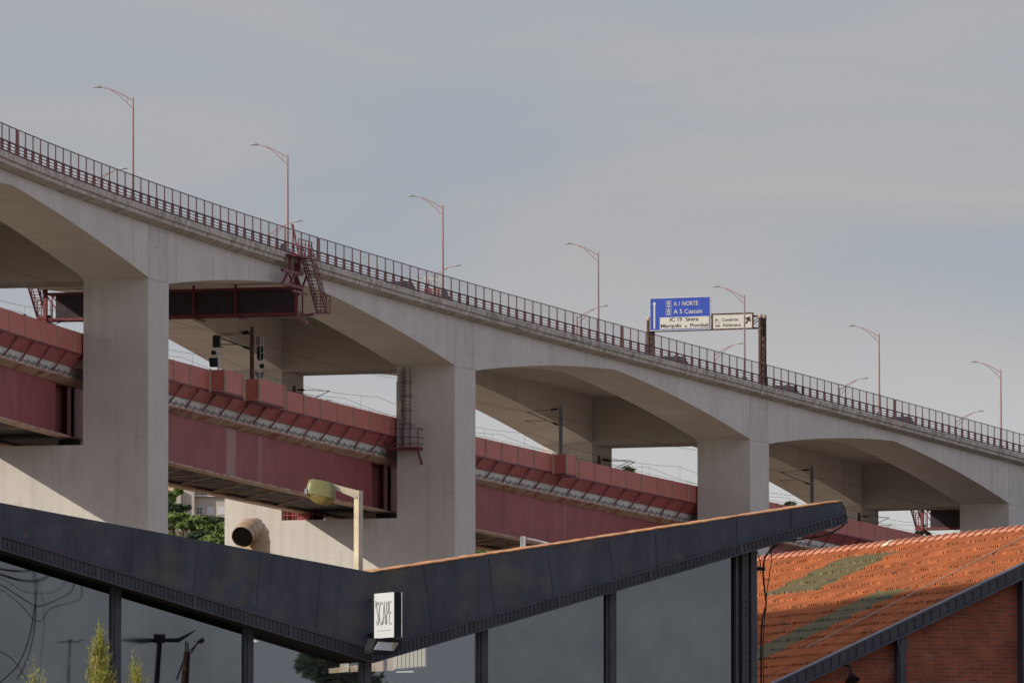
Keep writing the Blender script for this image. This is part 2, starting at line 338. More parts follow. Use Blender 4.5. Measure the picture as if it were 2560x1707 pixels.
def text(s, p0, p1, cap, depth_vec, mt, name, parent, xdir, ydir, bold=0.):
    """lettering between two baseline points (left, right) with a cap height, as flat thin mesh"""
    cu = bpy.data.curves.new(name, 'FONT'); cu.body = s; cu.size = 1; cu.extrude = .01; cu.offset = bold
    t = bpy.data.objects.new('tmp', cu); COL.objects.link(t)
    bpy.context.view_layer.update()
    me = bpy.data.meshes.new_from_object(t.evaluated_get(bpy.context.evaluated_depsgraph_get())); bpy.data.objects.remove(t)
    xs = [v.co.x for v in me.vertices]; w = max(xs)-min(xs); x0 = min(xs)
    p0, p1 = Vector(p0), Vector(p1); X = Vector(xdir); Y = Vector(ydir); Z = X.cross(Y); sx = (p1-p0).length/w; sy = cap/.69
    for v in me.vertices: v.co = p0+X*((v.co.x-x0)*sx)+Y*(v.co.y*sy)+Z*(v.co.z*.6+.006)
    me.materials.clear(); me.materials.append(mt); o = bpy.data.objects.new(name, me); COL.objects.link(o); o.parent = parent; return o
# ------------------------------------------------------------------ ground
def hill(x, y):
    t = max(0, min(1, (y-785)/75)); t = t*t*(3-2*t); a = max(0, min(1, (x+25)/60)); return t*(45.8-5*a)+max(0, min(70, y-860))*.115+.5*t*math.sin(x*.09)
g = MB(); xs = [-6000, -2500, -900, -400]+[-200+10*i for i in range(41)]+[400, 900, 2500, 6000]; ys = [-3000, -400, 0, 100, 300, 500, 700, 780]+[790+8*i for i in range(24)]+[1100, 1500, 3000, 7000]
vs = [(x, y, hill(x, y)) for y in ys for x in xs]; n = len(xs)
g.add(vs, [(j*n+i, j*n+i+1, (j+1)*n+i+1, (j+1)*n+i) for j in range(len(ys)-1) for i in range(n-1)], smooth=True)
g.build('ground', M['ground'], kind='structure')
# ------------------------------------------------------------------ road viaduct
o0 = (-26.69, 666.65, 0)
RV = empty('road_viaduct', o0, label='pale concrete road viaduct on tall portal piers with haunched arch girders', cat='bridge')
S0, S1 = -1.35, 4.4; SS = frange(S0, S1, .02)
def knots(extra=()):
    ss = set(round(x, 5) for x in SS)
    for i in range(-1, 5):
        for e in (i, i-.068, i-.034*2+.932*0, i+.466): ss.add(round(e, 5))
    return sorted(x for x in ss if S0 <= x <= S1)
KS = knots()
for a, b, lab in ((0., COLB, None), (DECKW-COLB, DECKW, None)):
    MB(o0).sweep(KS, lambda s: [(a, zc(s)-.8), (a, zc(s)-depth(s)), (b, zc(s)-depth(s)), (b, zc(s)-.8)]).build('edge_girder', M['conc'], RV, fix=True)
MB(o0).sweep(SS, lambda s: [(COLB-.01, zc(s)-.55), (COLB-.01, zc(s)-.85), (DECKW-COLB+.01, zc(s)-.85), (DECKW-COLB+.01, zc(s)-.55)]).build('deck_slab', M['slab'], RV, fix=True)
MB(o0).sweep(SS, lambda s: [(-.5, zc(s)-.3), (-.5, zc(s)-.54), (DECKW+.5, zc(s)-.54), (DECKW+.5, zc(s)-.3)]).build('carriageway', M['asphalt'], RV, fix=True)
for sg, b in ((1, 0.), (-1, DECKW)):
    q = lambda o: b+o*sg
    MB(o0).sweep(SS, lambda s: [(q(-.95), zc(s)), (q(-.95), zc(s)-.46), (q(-.80), zc(s)-.47), (q(-.80), zc(s)-.80), (q(.0), zc(s)-1.02), (q(.3), zc(s)-1.02), (q(.3), zc(s)-.56), (q(-.52), zc(s)-.56), (q(-.52), zc(s))]).build('cornice', M['cornice'], RV, fix=True)
def cornicetop(s): return zc(s)
wall_top = lambda i: 44.47-1.58*i
for i in range(-1, 5):
    fr = SF(i-.034); A = .034*SPAN; zb = zc(i)-5.1
    pr = empty('pier', (0, 0, 0)); pr.parent = RV; pr.location = fr.o-Vector(o0); pr.rotation_euler = (0, 0, fr.a)
    for y0 in (0, DECKW-COLB):
        MB().box(-A, A, y0+.002, y0+COLB-.002, -2, zb+.3).build('column', M['wall'], pr)
    MB().box(-A-.015, A+.015, -.03, .2, zb-.01, zc(i-.034)-1.06).build('pilaster', M['stain'], pr)
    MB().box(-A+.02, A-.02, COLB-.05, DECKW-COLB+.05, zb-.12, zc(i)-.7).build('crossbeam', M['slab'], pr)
    MB().box(-A+.012, A-.012, COLB-.05, DECKW-COLB+.05, -2, wall_top(i)).build('rail_support_wall', M['wall'], pr)
# ------------------------------------------------------------------ fences between expansion joints on the near edge
joints = [-.92, -.551, .4604, 1.4616, 2.443, 3.35]
fl = ['red steel fence at the far left end of the viaduct, tallest in view', 'red steel fence on the viaduct above the left arches, left of the stair platform', 'red steel fence on the viaduct between the stair platform and the blue sign', 'red steel fence on the viaduct running under and past the blue sign', 'red steel fence at the lower right end of the viaduct']
lamps_s = [-.147, .364, .870, 1.3855, 1.891, 2.3875, 2.876]
for k in range(len(joints)-1):
    a, b = joints[k]+.0028, joints[k+1]-.0028; org = P3(a, 0, zc(a)); n = int(round((b-a)*SPAN/2.02)); ss = [a+(b-a)*j/n for j in range(n+1)]
    fe = empty('safety_fence', org, label=fl[k], cat='fence', group='red fence sections along the viaduct edge')
    O = -.74
    for j, s in enumerate(ss):
        z = zc(s); end = j in (0, n); m = MB(org); u = Vector(P3(s+.001, O, z))-Vector(P3(s, O, z)); u.normalize()
        m.bar(P3(s, O, z-.02), P3(s, O, z+.92), .22 if not end else .2, .16, up=u)
        m.bar(P3(s, O, z+.9), P3(s, O, z+2.03), .13 if end else .07, .08, up=u)
        m.build('post', M['fence'], fe)
    for nm, h, w, hh in (('guard_rail', .86, .1, .11), ('guard_rail', .60, .06, .055), ('guard_rail', .36, .06, .055), ('base_rail', .14, .12, .1), ('top_rail', 2.03, .07, .06)):
        m = MB(org)
        for s, t in zip(ss, ss[1:]):
            m.bar(P3(s, O-.03, zc(s)+h), P3(t, O-.03, zc(t)+h), w, hh)
        m.build(nm, M['fence'], fe)
    m = MB(org)
    for s, t in zip(ss, ss[1:]):
        for q in range(10): h = 1.0+q*.105; m.bar(P3(s, O, zc(s)+h), P3(t, O, zc(t)+h), .016, .016)
    m.build('wire_mesh', M['fence'], fe)
# ------------------------------------------------------------------ street lamps on both edges
def lamp_proto():
    r = empty('street_lamp', (0, 0, 0))
    MB().tube([(0, 0, -.1), (0, 0, 8.1)], [.135, .075], 8).build('pole', M['galv'], r)
    MB().box(-.18, .18, -.18, .18, -.1, .45).build('base', M['greysteel'], r)
    H = 8.1
    arm = [(0, -.25), (.5, .04), (.95, .30), (1.5, .58), (2.05, .76), (2.5, .83), (2.8, .85)]
    MB().tube([(0, y, H+z) for y, z in arm], [.05, .05, .05, .05, .045, .04, .04], 6).build('arm', M['galv'], r)
    MB().tube([(0, y, H+z) for y, z in ((0, -.86), (.45, -.44), (.95, .03), (1.35, .37), (1.9, .66))], .04, 6).build('brace', M['galv'], r)
    MB().tube([(0, .45, H-.44), (0, .45, H)], .02, 5).build('strut', M['galv'], r)
    m = MB(); m.tube([(0, 2.5, H+.86), (0, 2.62, H+.9), (0, 2.95, H+.92), (0, 3.25, H+.88)], [.05, .09, .1, .03], 8); m.build('lamp_head', M['lamp'], r)
    return r
LP = lamp_proto(); first = True
ordn = ['tallest lamp on the near edge, left of the pale pilaster', 'lamp on the near edge just left of the red stair platform', 'lamp on the near edge over the pier that carries the red ladder', 'lamp on the near edge left of the blue sign', 'lamp on the near edge standing in front of the white sign', 'lamp on the near edge to the right of the signs', 'lamp on the near edge at the far right, lowest of its row']
for k, s in enumerate(lamps_s):
    o = LP if first else copy_tree(LP); first = False; f = SF(s, -.62)
    o.location = (f.o.x, f.o.y, zc(s)-.05); o.rotation_euler = (0, 0, f.a)
    tag(o, 'pinkish steel street '+ordn[k], 'street lamp', 'street lamps along the near edge of the viaduct')
ordf = ['leftmost curved lamp arm over the fence, pointing right from the far edge', 'curved lamp arm rising from the far edge by the red stair platform', 'curved lamp arm from the far edge right of the third tall lamp', 'curved lamp arm from the far edge left of the blue sign', 'curved lamp arm from the far edge ending at the rusty sign posts', 'curved lamp arm from the far edge crossing the sixth tall lamp', 'rightmost curved lamp arm from the far edge by the last tall lamp']
for k, s in enumerate([.532, 1.066, 1.567, 2.06, 2.552, 3.04, 3.53]):
    o = copy_tree(LP); f = SF(s, DECKW+.1); o.location = (f.o.x, f.o.y, zc(s)-.1); o.rotation_euler = (0, 0, f.a+math.pi)
    tag(o, 'pinkish '+ordf[k], 'street lamp', 'street lamps along the far edge of the viaduct')
# ------------------------------------------------------------------ rail viaduct
RZ = lambda s, d: zr(s)-d
RB, RC = 5.42, 15.75
RW = empty('rail_viaduct', o0, label='dark red steel rail viaduct running beneath the road deck between the piers', cat='bridge')
for sg, e in ((1, RB), (-1, RC)):
    q = lambda o: e+o*sg
    MB(o0).sweep(SS, lambda s: [(q(.95), RZ(s, 2.2)), (q(.95), RZ(s, 3.38)), (q(1.2), RZ(s, 3.38)), (q(1.2), RZ(s, 2.2))]).build('slab_edge', M['wall'] , RW, fix=True)
    MB(o0).sweep(SS, lambda s: [(q(.05), RZ(s, 1.66)), (q(.85), RZ(s, 2.58)), (q(.95), RZ(s, 2.55)), (q(.15), RZ(s, 1.60))]).build('side_canopy', M['canopy'], RW, fix=True)
    MB(o0).sweep(SS, lambda s: [(q(.0), RZ(s, 1.6)), (q(.0), RZ(s, 1.74)), (q(.14), RZ(s, 1.74)), (q(.14), RZ(s, 1.6))]).build('barrier_beam', M['red'], RW, fix=True)
    MB(o0).sweep(SS, lambda s: [(q(.8), RZ(s, 3.40)), (q(.8), RZ(s, 3.52)), (q(1.5), RZ(s, 3.9)), (q(2.3), RZ(s, 3.9)), (q(2.3), RZ(s, 3.40))]).build('top_flange', M['flange'], RW, fix=True)
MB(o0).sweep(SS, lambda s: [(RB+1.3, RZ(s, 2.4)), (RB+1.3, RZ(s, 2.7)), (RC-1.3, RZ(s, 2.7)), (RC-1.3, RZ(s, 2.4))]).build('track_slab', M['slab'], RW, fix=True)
GE = [online(RB+1.6, u, 1200)[0] for u in (928, 960, 968, 977)]
for i in range(-1, 4):
    a, b = i+.045, i+GE[0]; ss = frange(a, b, .02)
    for sg, e in ((1, RB), (-1, RC)):
        q = lambda o: e+o*sg
        if sg < 0: ss = frange(i-.11, i+.89, .02)
        MB(o0).sweep(ss, lambda s: [(q(1.55), RZ(s, 3.85)), (q(1.55), RZ(s, 7.85)), (q(1.62), RZ(s, 7.85)), (q(1.62), RZ(s, 3.85))]).build('girder_web', M['web'], RW, fix=True)
        MB(o0).sweep(frange(i-.11, i+.89, .02), lambda s: [(q(1.1), RZ(s, 7.86)), (q(1.1), RZ(s, 8.02)), (q(2.1), RZ(s, 8.02)), (q(2.1), RZ(s, 7.86))]).build('bottom_flange', M['flange'], RW, fix=True)
        # end stiffeners beside the pier
        if sg > 0: MB(o0).sweep([i+GE[0]-.01, i+GE[3]+.01], lambda s: [(q(2.35), RZ(s, 3.95)), (q(2.35), RZ(s, 7.6)), (q(2.42), RZ(s, 7.6)), (q(2.42), RZ(s, 3.95))]).build('end_diaphragm', M['web'], RW, fix=True)
        for sa, sb in ((i+GE[1], i+GE[2]), (i+GE[3], i+1.04)):
            if sg < 0: continue
            MB(o0).sweep([sa, sb], lambda s: [(q(1.57), RZ(s, 3.88)), (q(1.57), RZ(s, 7.85)), (q(1.66), RZ(s, 7.85)), (q(1.66), RZ(s, 3.88))]).build('end_stiffener', M['web'], RW, fix=True)
    MB(o0).sweep(ss, lambda s: [(RB+1.7, RZ(s, 7.68)), (RB+1.7, RZ(s, 7.73)), (RC-1.7, RZ(s, 7.73)), (RC-1.7, RZ(s, 7.68))]).build('inner_shade_sheet', M['soffit'], RW, fix=True)  # dark sheet standing in for the shade inside the open girder
    m = MB(o0); st = .1; n = int((b-a)/st); y0, y1, ym = RB+2.0, RC-2.0, (RB+RC)/2
    for k in range(n+1):
        s = a+k*st; m.bar(P3(s, y0, RZ(s, 7.9)), P3(s, y1, RZ(s, 7.9)), .1, .1)
        if k < n:
            t = s+st; p = (s+t)/2
            m.bar(P3(s, y0, RZ(s, 7.88)), P3(p, ym, RZ(p, 7.88)), .09, .08).bar(P3(t, y0, RZ(t, 7.88)), P3(p, ym, RZ(p, 7.88)), .09, .08)
            m.bar(P3(s, y1, RZ(s, 7.88)), P3(p, ym, RZ(p, 7.88)), .09, .08).bar(P3(t, y1, RZ(t, 7.88)), P3(p, ym, RZ(p, 7.88)), .09, .08)
    m.build('lattice_bracing', M['flange'], RW)
    for e in (RB+1.8, RC-1.8):
        f = SF(i-.034, e); MB(o0).hexa([f.w((x, y, z)) for z in (wall_top(i)+.01, RZ(i-.034, 8.05)) for x, y in ((-.9, -.6), (.9, -.6), (.9, .6), (-.9, .6))]).build('bearing', M['dark'], RW)
# noise barrier panels, one object each, with bays that step out
bays = [(online(RB, 524)[0], online(RB-1.25, 608)[0]), (online(RB, 611)[0], online(RB-1.25, 712)[0]), (online(RB, 1382)[0], online(RB-1.25, 1441)[0])]
def panel(m, p, q, h=1.6, t=.1):
    p, q = Vector(p), Vector(q); d = (q-p); d.z = 0; d.normalize(); nrm = Vector((-d.y, d.x, 0))*t
    L = (Vector((q.x, q.y, 0))-Vector((p.x, p.y, 0))).length; lz = Vector((0, 0, -h))
    vs = [p, q, q+lz, p+lz, p+nrm, q+nrm, q+nrm+lz, p+nrm+lz]
    uvf = [(0, h), (L, h), (L, 0), (0, 0)]
    m.add(vs, [(0, 3, 2, 1), (4, 5, 6, 7), (0, 1, 5, 4), (3, 7, 6, 2), (0, 4, 7, 3), (1, 2, 6, 5)],
          [[uvf[0], uvf[3], uvf[2], uvf[1]], uvf, uvf, uvf, uvf, uvf])
PW = 4.03/SPAN; edges = []; s = -.78
cuts = sorted([x for b in bays for x in b])
while s < 3.35:
    nx = s+PW
    for c in cuts:
        if s+.004 < c < nx+.012: nx = c
    inb = any(b[0]-1e-4 <= s < b[1]-1e-3 for b in bays); edges.append((s, nx, inb)); s = nx
for a, b, inb in edges:
    if inb: continue
    m = MB(o0); panel(m, P3(a, RB, RZ(a, 0)), P3(b, RB, RZ(b, 0)), 1.6); pn = m.build('noise_barrier', M['barrier'], RW)
    m = MB(o0); m.bar(P3(a, RB-.03, RZ(a, -.03)), P3(a, RB-.03, RZ(a, 1.62)), .13, .08); m.build('joint_post', M['beige'], pn)
for (a, b) in bays:
    h = .0; y1 = RB-1.25
    m = MB(o0); e = [P3(a, RB, RZ(a, 0)), P3(a, y1, RZ(a, -.02)), P3(b, y1, RZ(b, -.02)), P3(b, RB, RZ(b, 0))]
    for p, q in zip(e, e[1:]): panel(m, p, q, 1.75)
    bp = m.build('signal_bay', M['barrier'], RW)
    m = MB(o0); zl = lambda s: RZ(s, 1.75)
    m.hexa([P3(a, RB, zl(a)-.12), P3(a, y1, zl(a)-.12), P3(b, y1, zl(b)-.12), P3(b, RB, zl(b)-.12), P3(a, RB, zl(a)), P3(a, y1, zl(a)), P3(b, y1, zl(b)), P3(b, RB, zl(b))]); m.build('bay_floor', M['red'], bp)
    m = MB(o0)
    for s_, y_ in ((a, y1), (b, y1), (a, RB)): m.bar(P3(s_, y_-.05, RZ(s_, -.08)), P3(s_, y_-.05, RZ(s_, 1.8)), .2, .16)
    m.build('corner_post', M['beige'], bp)
k = 0; s = -.76
while s < 3.3:
    m = MB(o0); m.bar(P3(s+.012, RB+.02, RZ(s+.012, 1.65)), P3(s, RB+1.05, RZ(s, 3.42)), .12, .12); m.build('bracket', M['red'], RW); s += PW
m = MB(o0)
for j in range(int(4.0*SPAN/1.5)):
    s = -.78+j*1.5/SPAN; t = s+1.5/SPAN; y = RB+.85
    m.bar(P3(s, y, RZ(s, 3.02)), P3(t, y, RZ(t, 3.30)), .05, .05); m.bar(P3(t, y, RZ(t, 3.30)), P3(t, y, RZ(t, 3.02)), .05, .05)
m.build('cable_tray', M['greysteel'], RW)
# ------------------------------------------------------------------ overhead line masts, wires and signals on the rail viaduct
def mast(fr, z0, top, mt, y, sgn, label, n=1):
    r = fempty('catenary_mast', fr, z0, label=label, cat='mast', group='overhead line masts of the railway')
    h = top-z0
    MB().box(-.11, .11, y-.11, y+.11, -.3, h).box(-.07, .07, y-.16, y+.16, .4, h-.3).build('post', mt, r)
    for k in range(n):
        o = k*.5
        y2 = y+sgn*(3.3+.2*k)
        MB().tube([(o, y, h-.35-.1*k), (o, y2, h-.55-.1*k)], .028, 5).build('top_tie', M['wire'], r)
        MB().tube([(o, y, h-1.9), (o, y2-.1*sgn, h-.6-.1*k)], .035, 5).build('cantilever_arm', M['wire'], r)
        MB().tube([(o, y+sgn*1.4, h-1.4), (o, y2+.2*sgn, h-1.35)], .025, 5).tube([(o, y2+.2*sgn, h-1.35), (o, y2-.8*sgn, h-1.62)], .02, 5).build('steady_arm', M['wire'], r)
        for pa_, pb_ in (((o, y+.35*sgn, h-.37-.1*k), (o, y+.95*sgn, h-.41-.1*k)), ((o, y+.3*sgn, h-1.79), (o, y+.8*sgn, h-1.59))): MB().tube([pa_, pb_], .085, 8).build('insulator', M['dark'], r)
    return r
def mk_mast(u, vtop, off, mt, sgn, label, n=1):
    s, zt = online(off, u, vtop); fr = SF(s); return mast(fr, zr(s)-2.3, zt, mt, off, sgn, label, n)
mk_mast(630, 817, RB+.9, M['rust'], 1, 'brown rusty mast of the overhead line standing behind the second red barrier bay', 2)
mk_mast(1402, 1012, RB+.9, M['greysteel'], 1, 'dark grey overhead line mast by the single small barrier bay under the middle arch')
mk_mast(2030, 1164, RB+.9, M['greysteel'], 1, 'dark grey mast of the overhead line rising behind the dark roof tip on the right')
for u, lab, n in ((735, 'overhead line mast in front of the far column beside the second tall pier', 1), (1497, 'overhead line mast with two arms beside the third pier', 2), (2147, 'overhead line mast by the far column at the right', 1), (60, 'overhead line mast with black insulators under the leftmost arch', 1)):
    off = RC-.9; s, _ = online(off, u, 1000); fr = SF(s); mast(fr, zr(s)-2.3, zr(s)+3.0, M['rust'], off, -1, lab, n)
def wires(off, hc, hm, lab):
    r = empty('overhead_line', o0, label=lab, cat='overhead line', group='overhead contact lines of the railway'); sup = .5
    ss = frange(-.9, 3.4, .0263)
    sag = lambda s: hm-2.6*((s/sup) % 1)*(1-(s/sup) % 1)
    MB(o0).tube([P3(s, off, zr(s)+hc) for s in ss], .014, 4).build('contact_wire', M['wire'], r)
    MB(o0).tube([P3(s, off, zr(s)+sag(s)) for s in ss], .014, 4).build('carrier_wire', M['wire'], r)
    for s in ss[::5]: MB(o0).tube([P3(s, off, zr(s)+hc), P3(s, off, zr(s)+sag(s))], .009, 4).build('dropper', M['wire'], r)
wires(RB+3.6, 1.0, 2.3, 'thin black overhead wires strung over the nearer railway track')
wires(RC-3.6, 1.0, 2.3, 'thin black overhead wires strung over the farther railway track')
fw = MB(o0).tube([P3(s, RB+.5, zr(s)+3.6-.35*math.sin(((s*2) % 1)*math.pi)) for s in frange(-.9, 3.4, .03)], .014, 4).build('feeder_wire', M['wire'], None)
fw.location = o0; tag(fw, 'single thin wire running high along the near side of the railway', 'wire')
# feeder is in local verts about o0
s, zt = online(RB-.2, 546, 840); fr = SF(s); z0 = zr(s)-1.7
r = fempty('railway_signal', fr, z0, label='railway signal with black box, round lamp and hooded lamp above the first barrier bay', cat='railway signal', group='railway signals behind the barrier')
y = RB-.2; T = zt-z0; q = lambda u, v: fr.px(0, u, v)
def L(u, v): p = fr.px(0, u, v); return p.y, p.z-z0
MB().tube([(0, y, 0), (0, y, L(546, 893)[1]), (0, L(540, 885)[0], L(540, 880)[1]), (0, L(541, 870)[0], L(541, 868)[1])], [.09, .08, .07, .06], 8).build('mast', M['lightsteel'], r)
def slab2(u0, v0, u1, v1, x0=-.12, x1=.12):
    a = L(u0, v0); b = L(u1, v1); return MB().box(x0, x1, b[0], a[0], b[1], a[1])
slab2(533, 839, 550, 868).build('signal_box', M['dark'], r)
a = L(525, 895); b = L(545, 917); MB().prism([(0-.3, b[0]+.06, b[1]), (-.3, a[0]-.08, b[1]), (-.3, a[0], a[1]), (-.3, b[0], a[1])], (.5, 0, 0)).build('hooded_lamp', M['dark'], r)
c = L(536, 882); MB().tube([(-.3, c[0], c[1]), (.15, c[0], c[1])], [.2, .14], 10).build('round_lamp', M['dark'], r)
MB().tube([(0, y, T-.8), (0, y, T-.2)], .05, 6).build('bracket', M['dark'], r)
m = MB()
for u in (547.5, 554): p = L(u, 895); p2 = L(u, 930); m.tube([(.1, p[0], p[1]+.8), (.1, p2[0], 0)], .02, 4)
m.tube([(.1, L(543, 884)[0], L(543, 884)[1]), (.1, L(558, 884)[0], L(558, 884)[1])], .03, 4).build('cable_stay', M['lightsteel'], r)
s, zt = online(RB-.6, 650, 842); fr = SF(s); z0 = zr(s)-1.7; y = RB-.6
r = fempty('railway_signal', fr, z0, label='railway signal with tall oval black backboard and inverted triangle above the second barrier bay', cat='railway signal', group='railway signals behind the barrier')
MB().tube([(0, y, 0), (0, y, L(650, 900)[1])], .08, 8).build('mast', M['lightsteel'], r)
c = L(651, 883); pts = []
for k in range(20):
    t = 2*math.pi*k/20; pts.append((-.08, c[0]+.28*math.cos(t), c[1]+.33*math.copysign(1, math.sin(t))*(1 if abs(math.sin(t)) > .01 else 0)+.28*math.sin(t)))
MB().prism(pts, (.1, 0, 0)).build('backboard', M['dark'], r)
c = L(655, 915); MB().prism([(-.08, c[0]+.2*math.cos(2*math.pi*k/14), c[1]+.2*math.sin(2*math.pi*k/14)) for k in range(14)], (.12, 0, 0)).build('round_lamp', M['dark'], r)
a, b, c = L(636, 931), L(662, 931), L(649, 953); MB().prism([(-.06, a[0], a[1]), (-.06, b[0], b[1]), (-.06, c[0], c[1])], (.08, 0, 0)).build('triangle_plate', M['greysteel'], r)
slab2(641, 842, 652, 862, -.03, .03).build('number_plate', M['greysteel'], r)
m = MB()
for u in (653, 661): p = L(u, 842); p2 = L(u, 905); m.tube([(-.18, p[0], p[1]), (-.18, p2[0], p2[1])], .022, 4)
for v in (842, 862, 882, 905): m.tube([(-.18, L(653, v)[0], L(653, v)[1]), (-.18, L(661, v)[0], L(661, v)[1])], .018, 4)
m.build('ladder', M['lightsteel'], r)
# ------------------------------------------------------------------ ladder and platform on the second pier
fr = SF(1-.034); xa = -.034*SPAN
def X(u, v, d=0.): p = fr.px(xa-d, u, v); return p
r = fempty('service_platform', fr, 45, label='small red service platform with railing fixed to the second tall pier', cat='platform')
def Zm(p): return (p.x, p.y, p.z-45)
a, b = X(977, 1118, 0), X(1058, 1122, 0); y0, y1 = b.y, a.y; zf = a.z-45
MB().box(xa-1.3, xa-.02, y0, y1, zf-.3, zf-.1).build('deck', M['red'], r)
m = MB(); h1, h2 = zf+.75, zf+1.5
for h in (h1, h2, zf+.2):
    m.bar((xa-1.3, y0, h), (xa-1.3, y1, h), .06); m.bar((xa-1.3, y0, h), (xa-.02, y0, h), .06); m.bar((xa-1.3, y1, h), (xa-.02, y1, h), .06)
for yy in (y0, (y0+y1)/2, y1): m.bar((xa-1.3, yy, zf-.1), (xa-1.3, yy, h2), .07)
m.build('railing', M['red'], r)
for yy in (y0+.1, y1-.1): MB().bar((xa-1.2, yy, zf-.3), (xa-.03, yy, zf-1.5), .13).build('strut', M['red'], r)
r2 = fempty('wall_ladder', fr, 45, label='tall thin red ladder with safety rails climbing the second pier above the red platform', cat='ladder')
ya, yb = X(1013, 1000).y, X(1029, 1000).y; zt = X(1015, 918).z-45
m = MB()
for yy in (ya, yb): m.bar((xa-.35, yy, zf), (xa-.35, yy, zt), .06)
m.build('side_rail', M['fence'], r2)
m = MB(); z = zf
while z < zt: m.bar((xa-.35, ya, z), (xa-.35, yb, z), .03); z += .3
m.build('rungs', M['fence'], r2)
m = MB()
for k in range(4): z = zf+1.9+k*(zt-zf-2)/4; m.bar((xa-.75, ya+.1, z), (xa-.75, yb-.1, z), .05).bar((xa, ya+.1, z), (xa-.75, ya+.1, z), .05).bar((xa, yb-.1, z), (xa-.75, yb-.1, z), .05)
m.bar((xa-.75, (ya+yb)/2, zf+1.9), (xa-.75, (ya+yb)/2, zt), .04); m.build('safety_cage', M['fence'], r2)
r3 = fempty('drain_pipes', fr, 45, label='vertical cable pipes running down the second pier beside the red ladder', cat='pipes')
for u in (993, 1001, 1007): yy = X(u, 1000).y; MB().tube([(xa-.1, yy, zf-.1), (xa-.1, yy, zt-(.2 if u > 1000 else 1.2))], .035, 5).build('pipe', M['greysteel'], r3)
yy = X(999, 1000).y; MB().box(xa-.22, xa-.02, yy-.2, yy+.2, X(994, 1048).z-45, X(994, 1002).z-45).build('cable_box', M['beige'], r3)
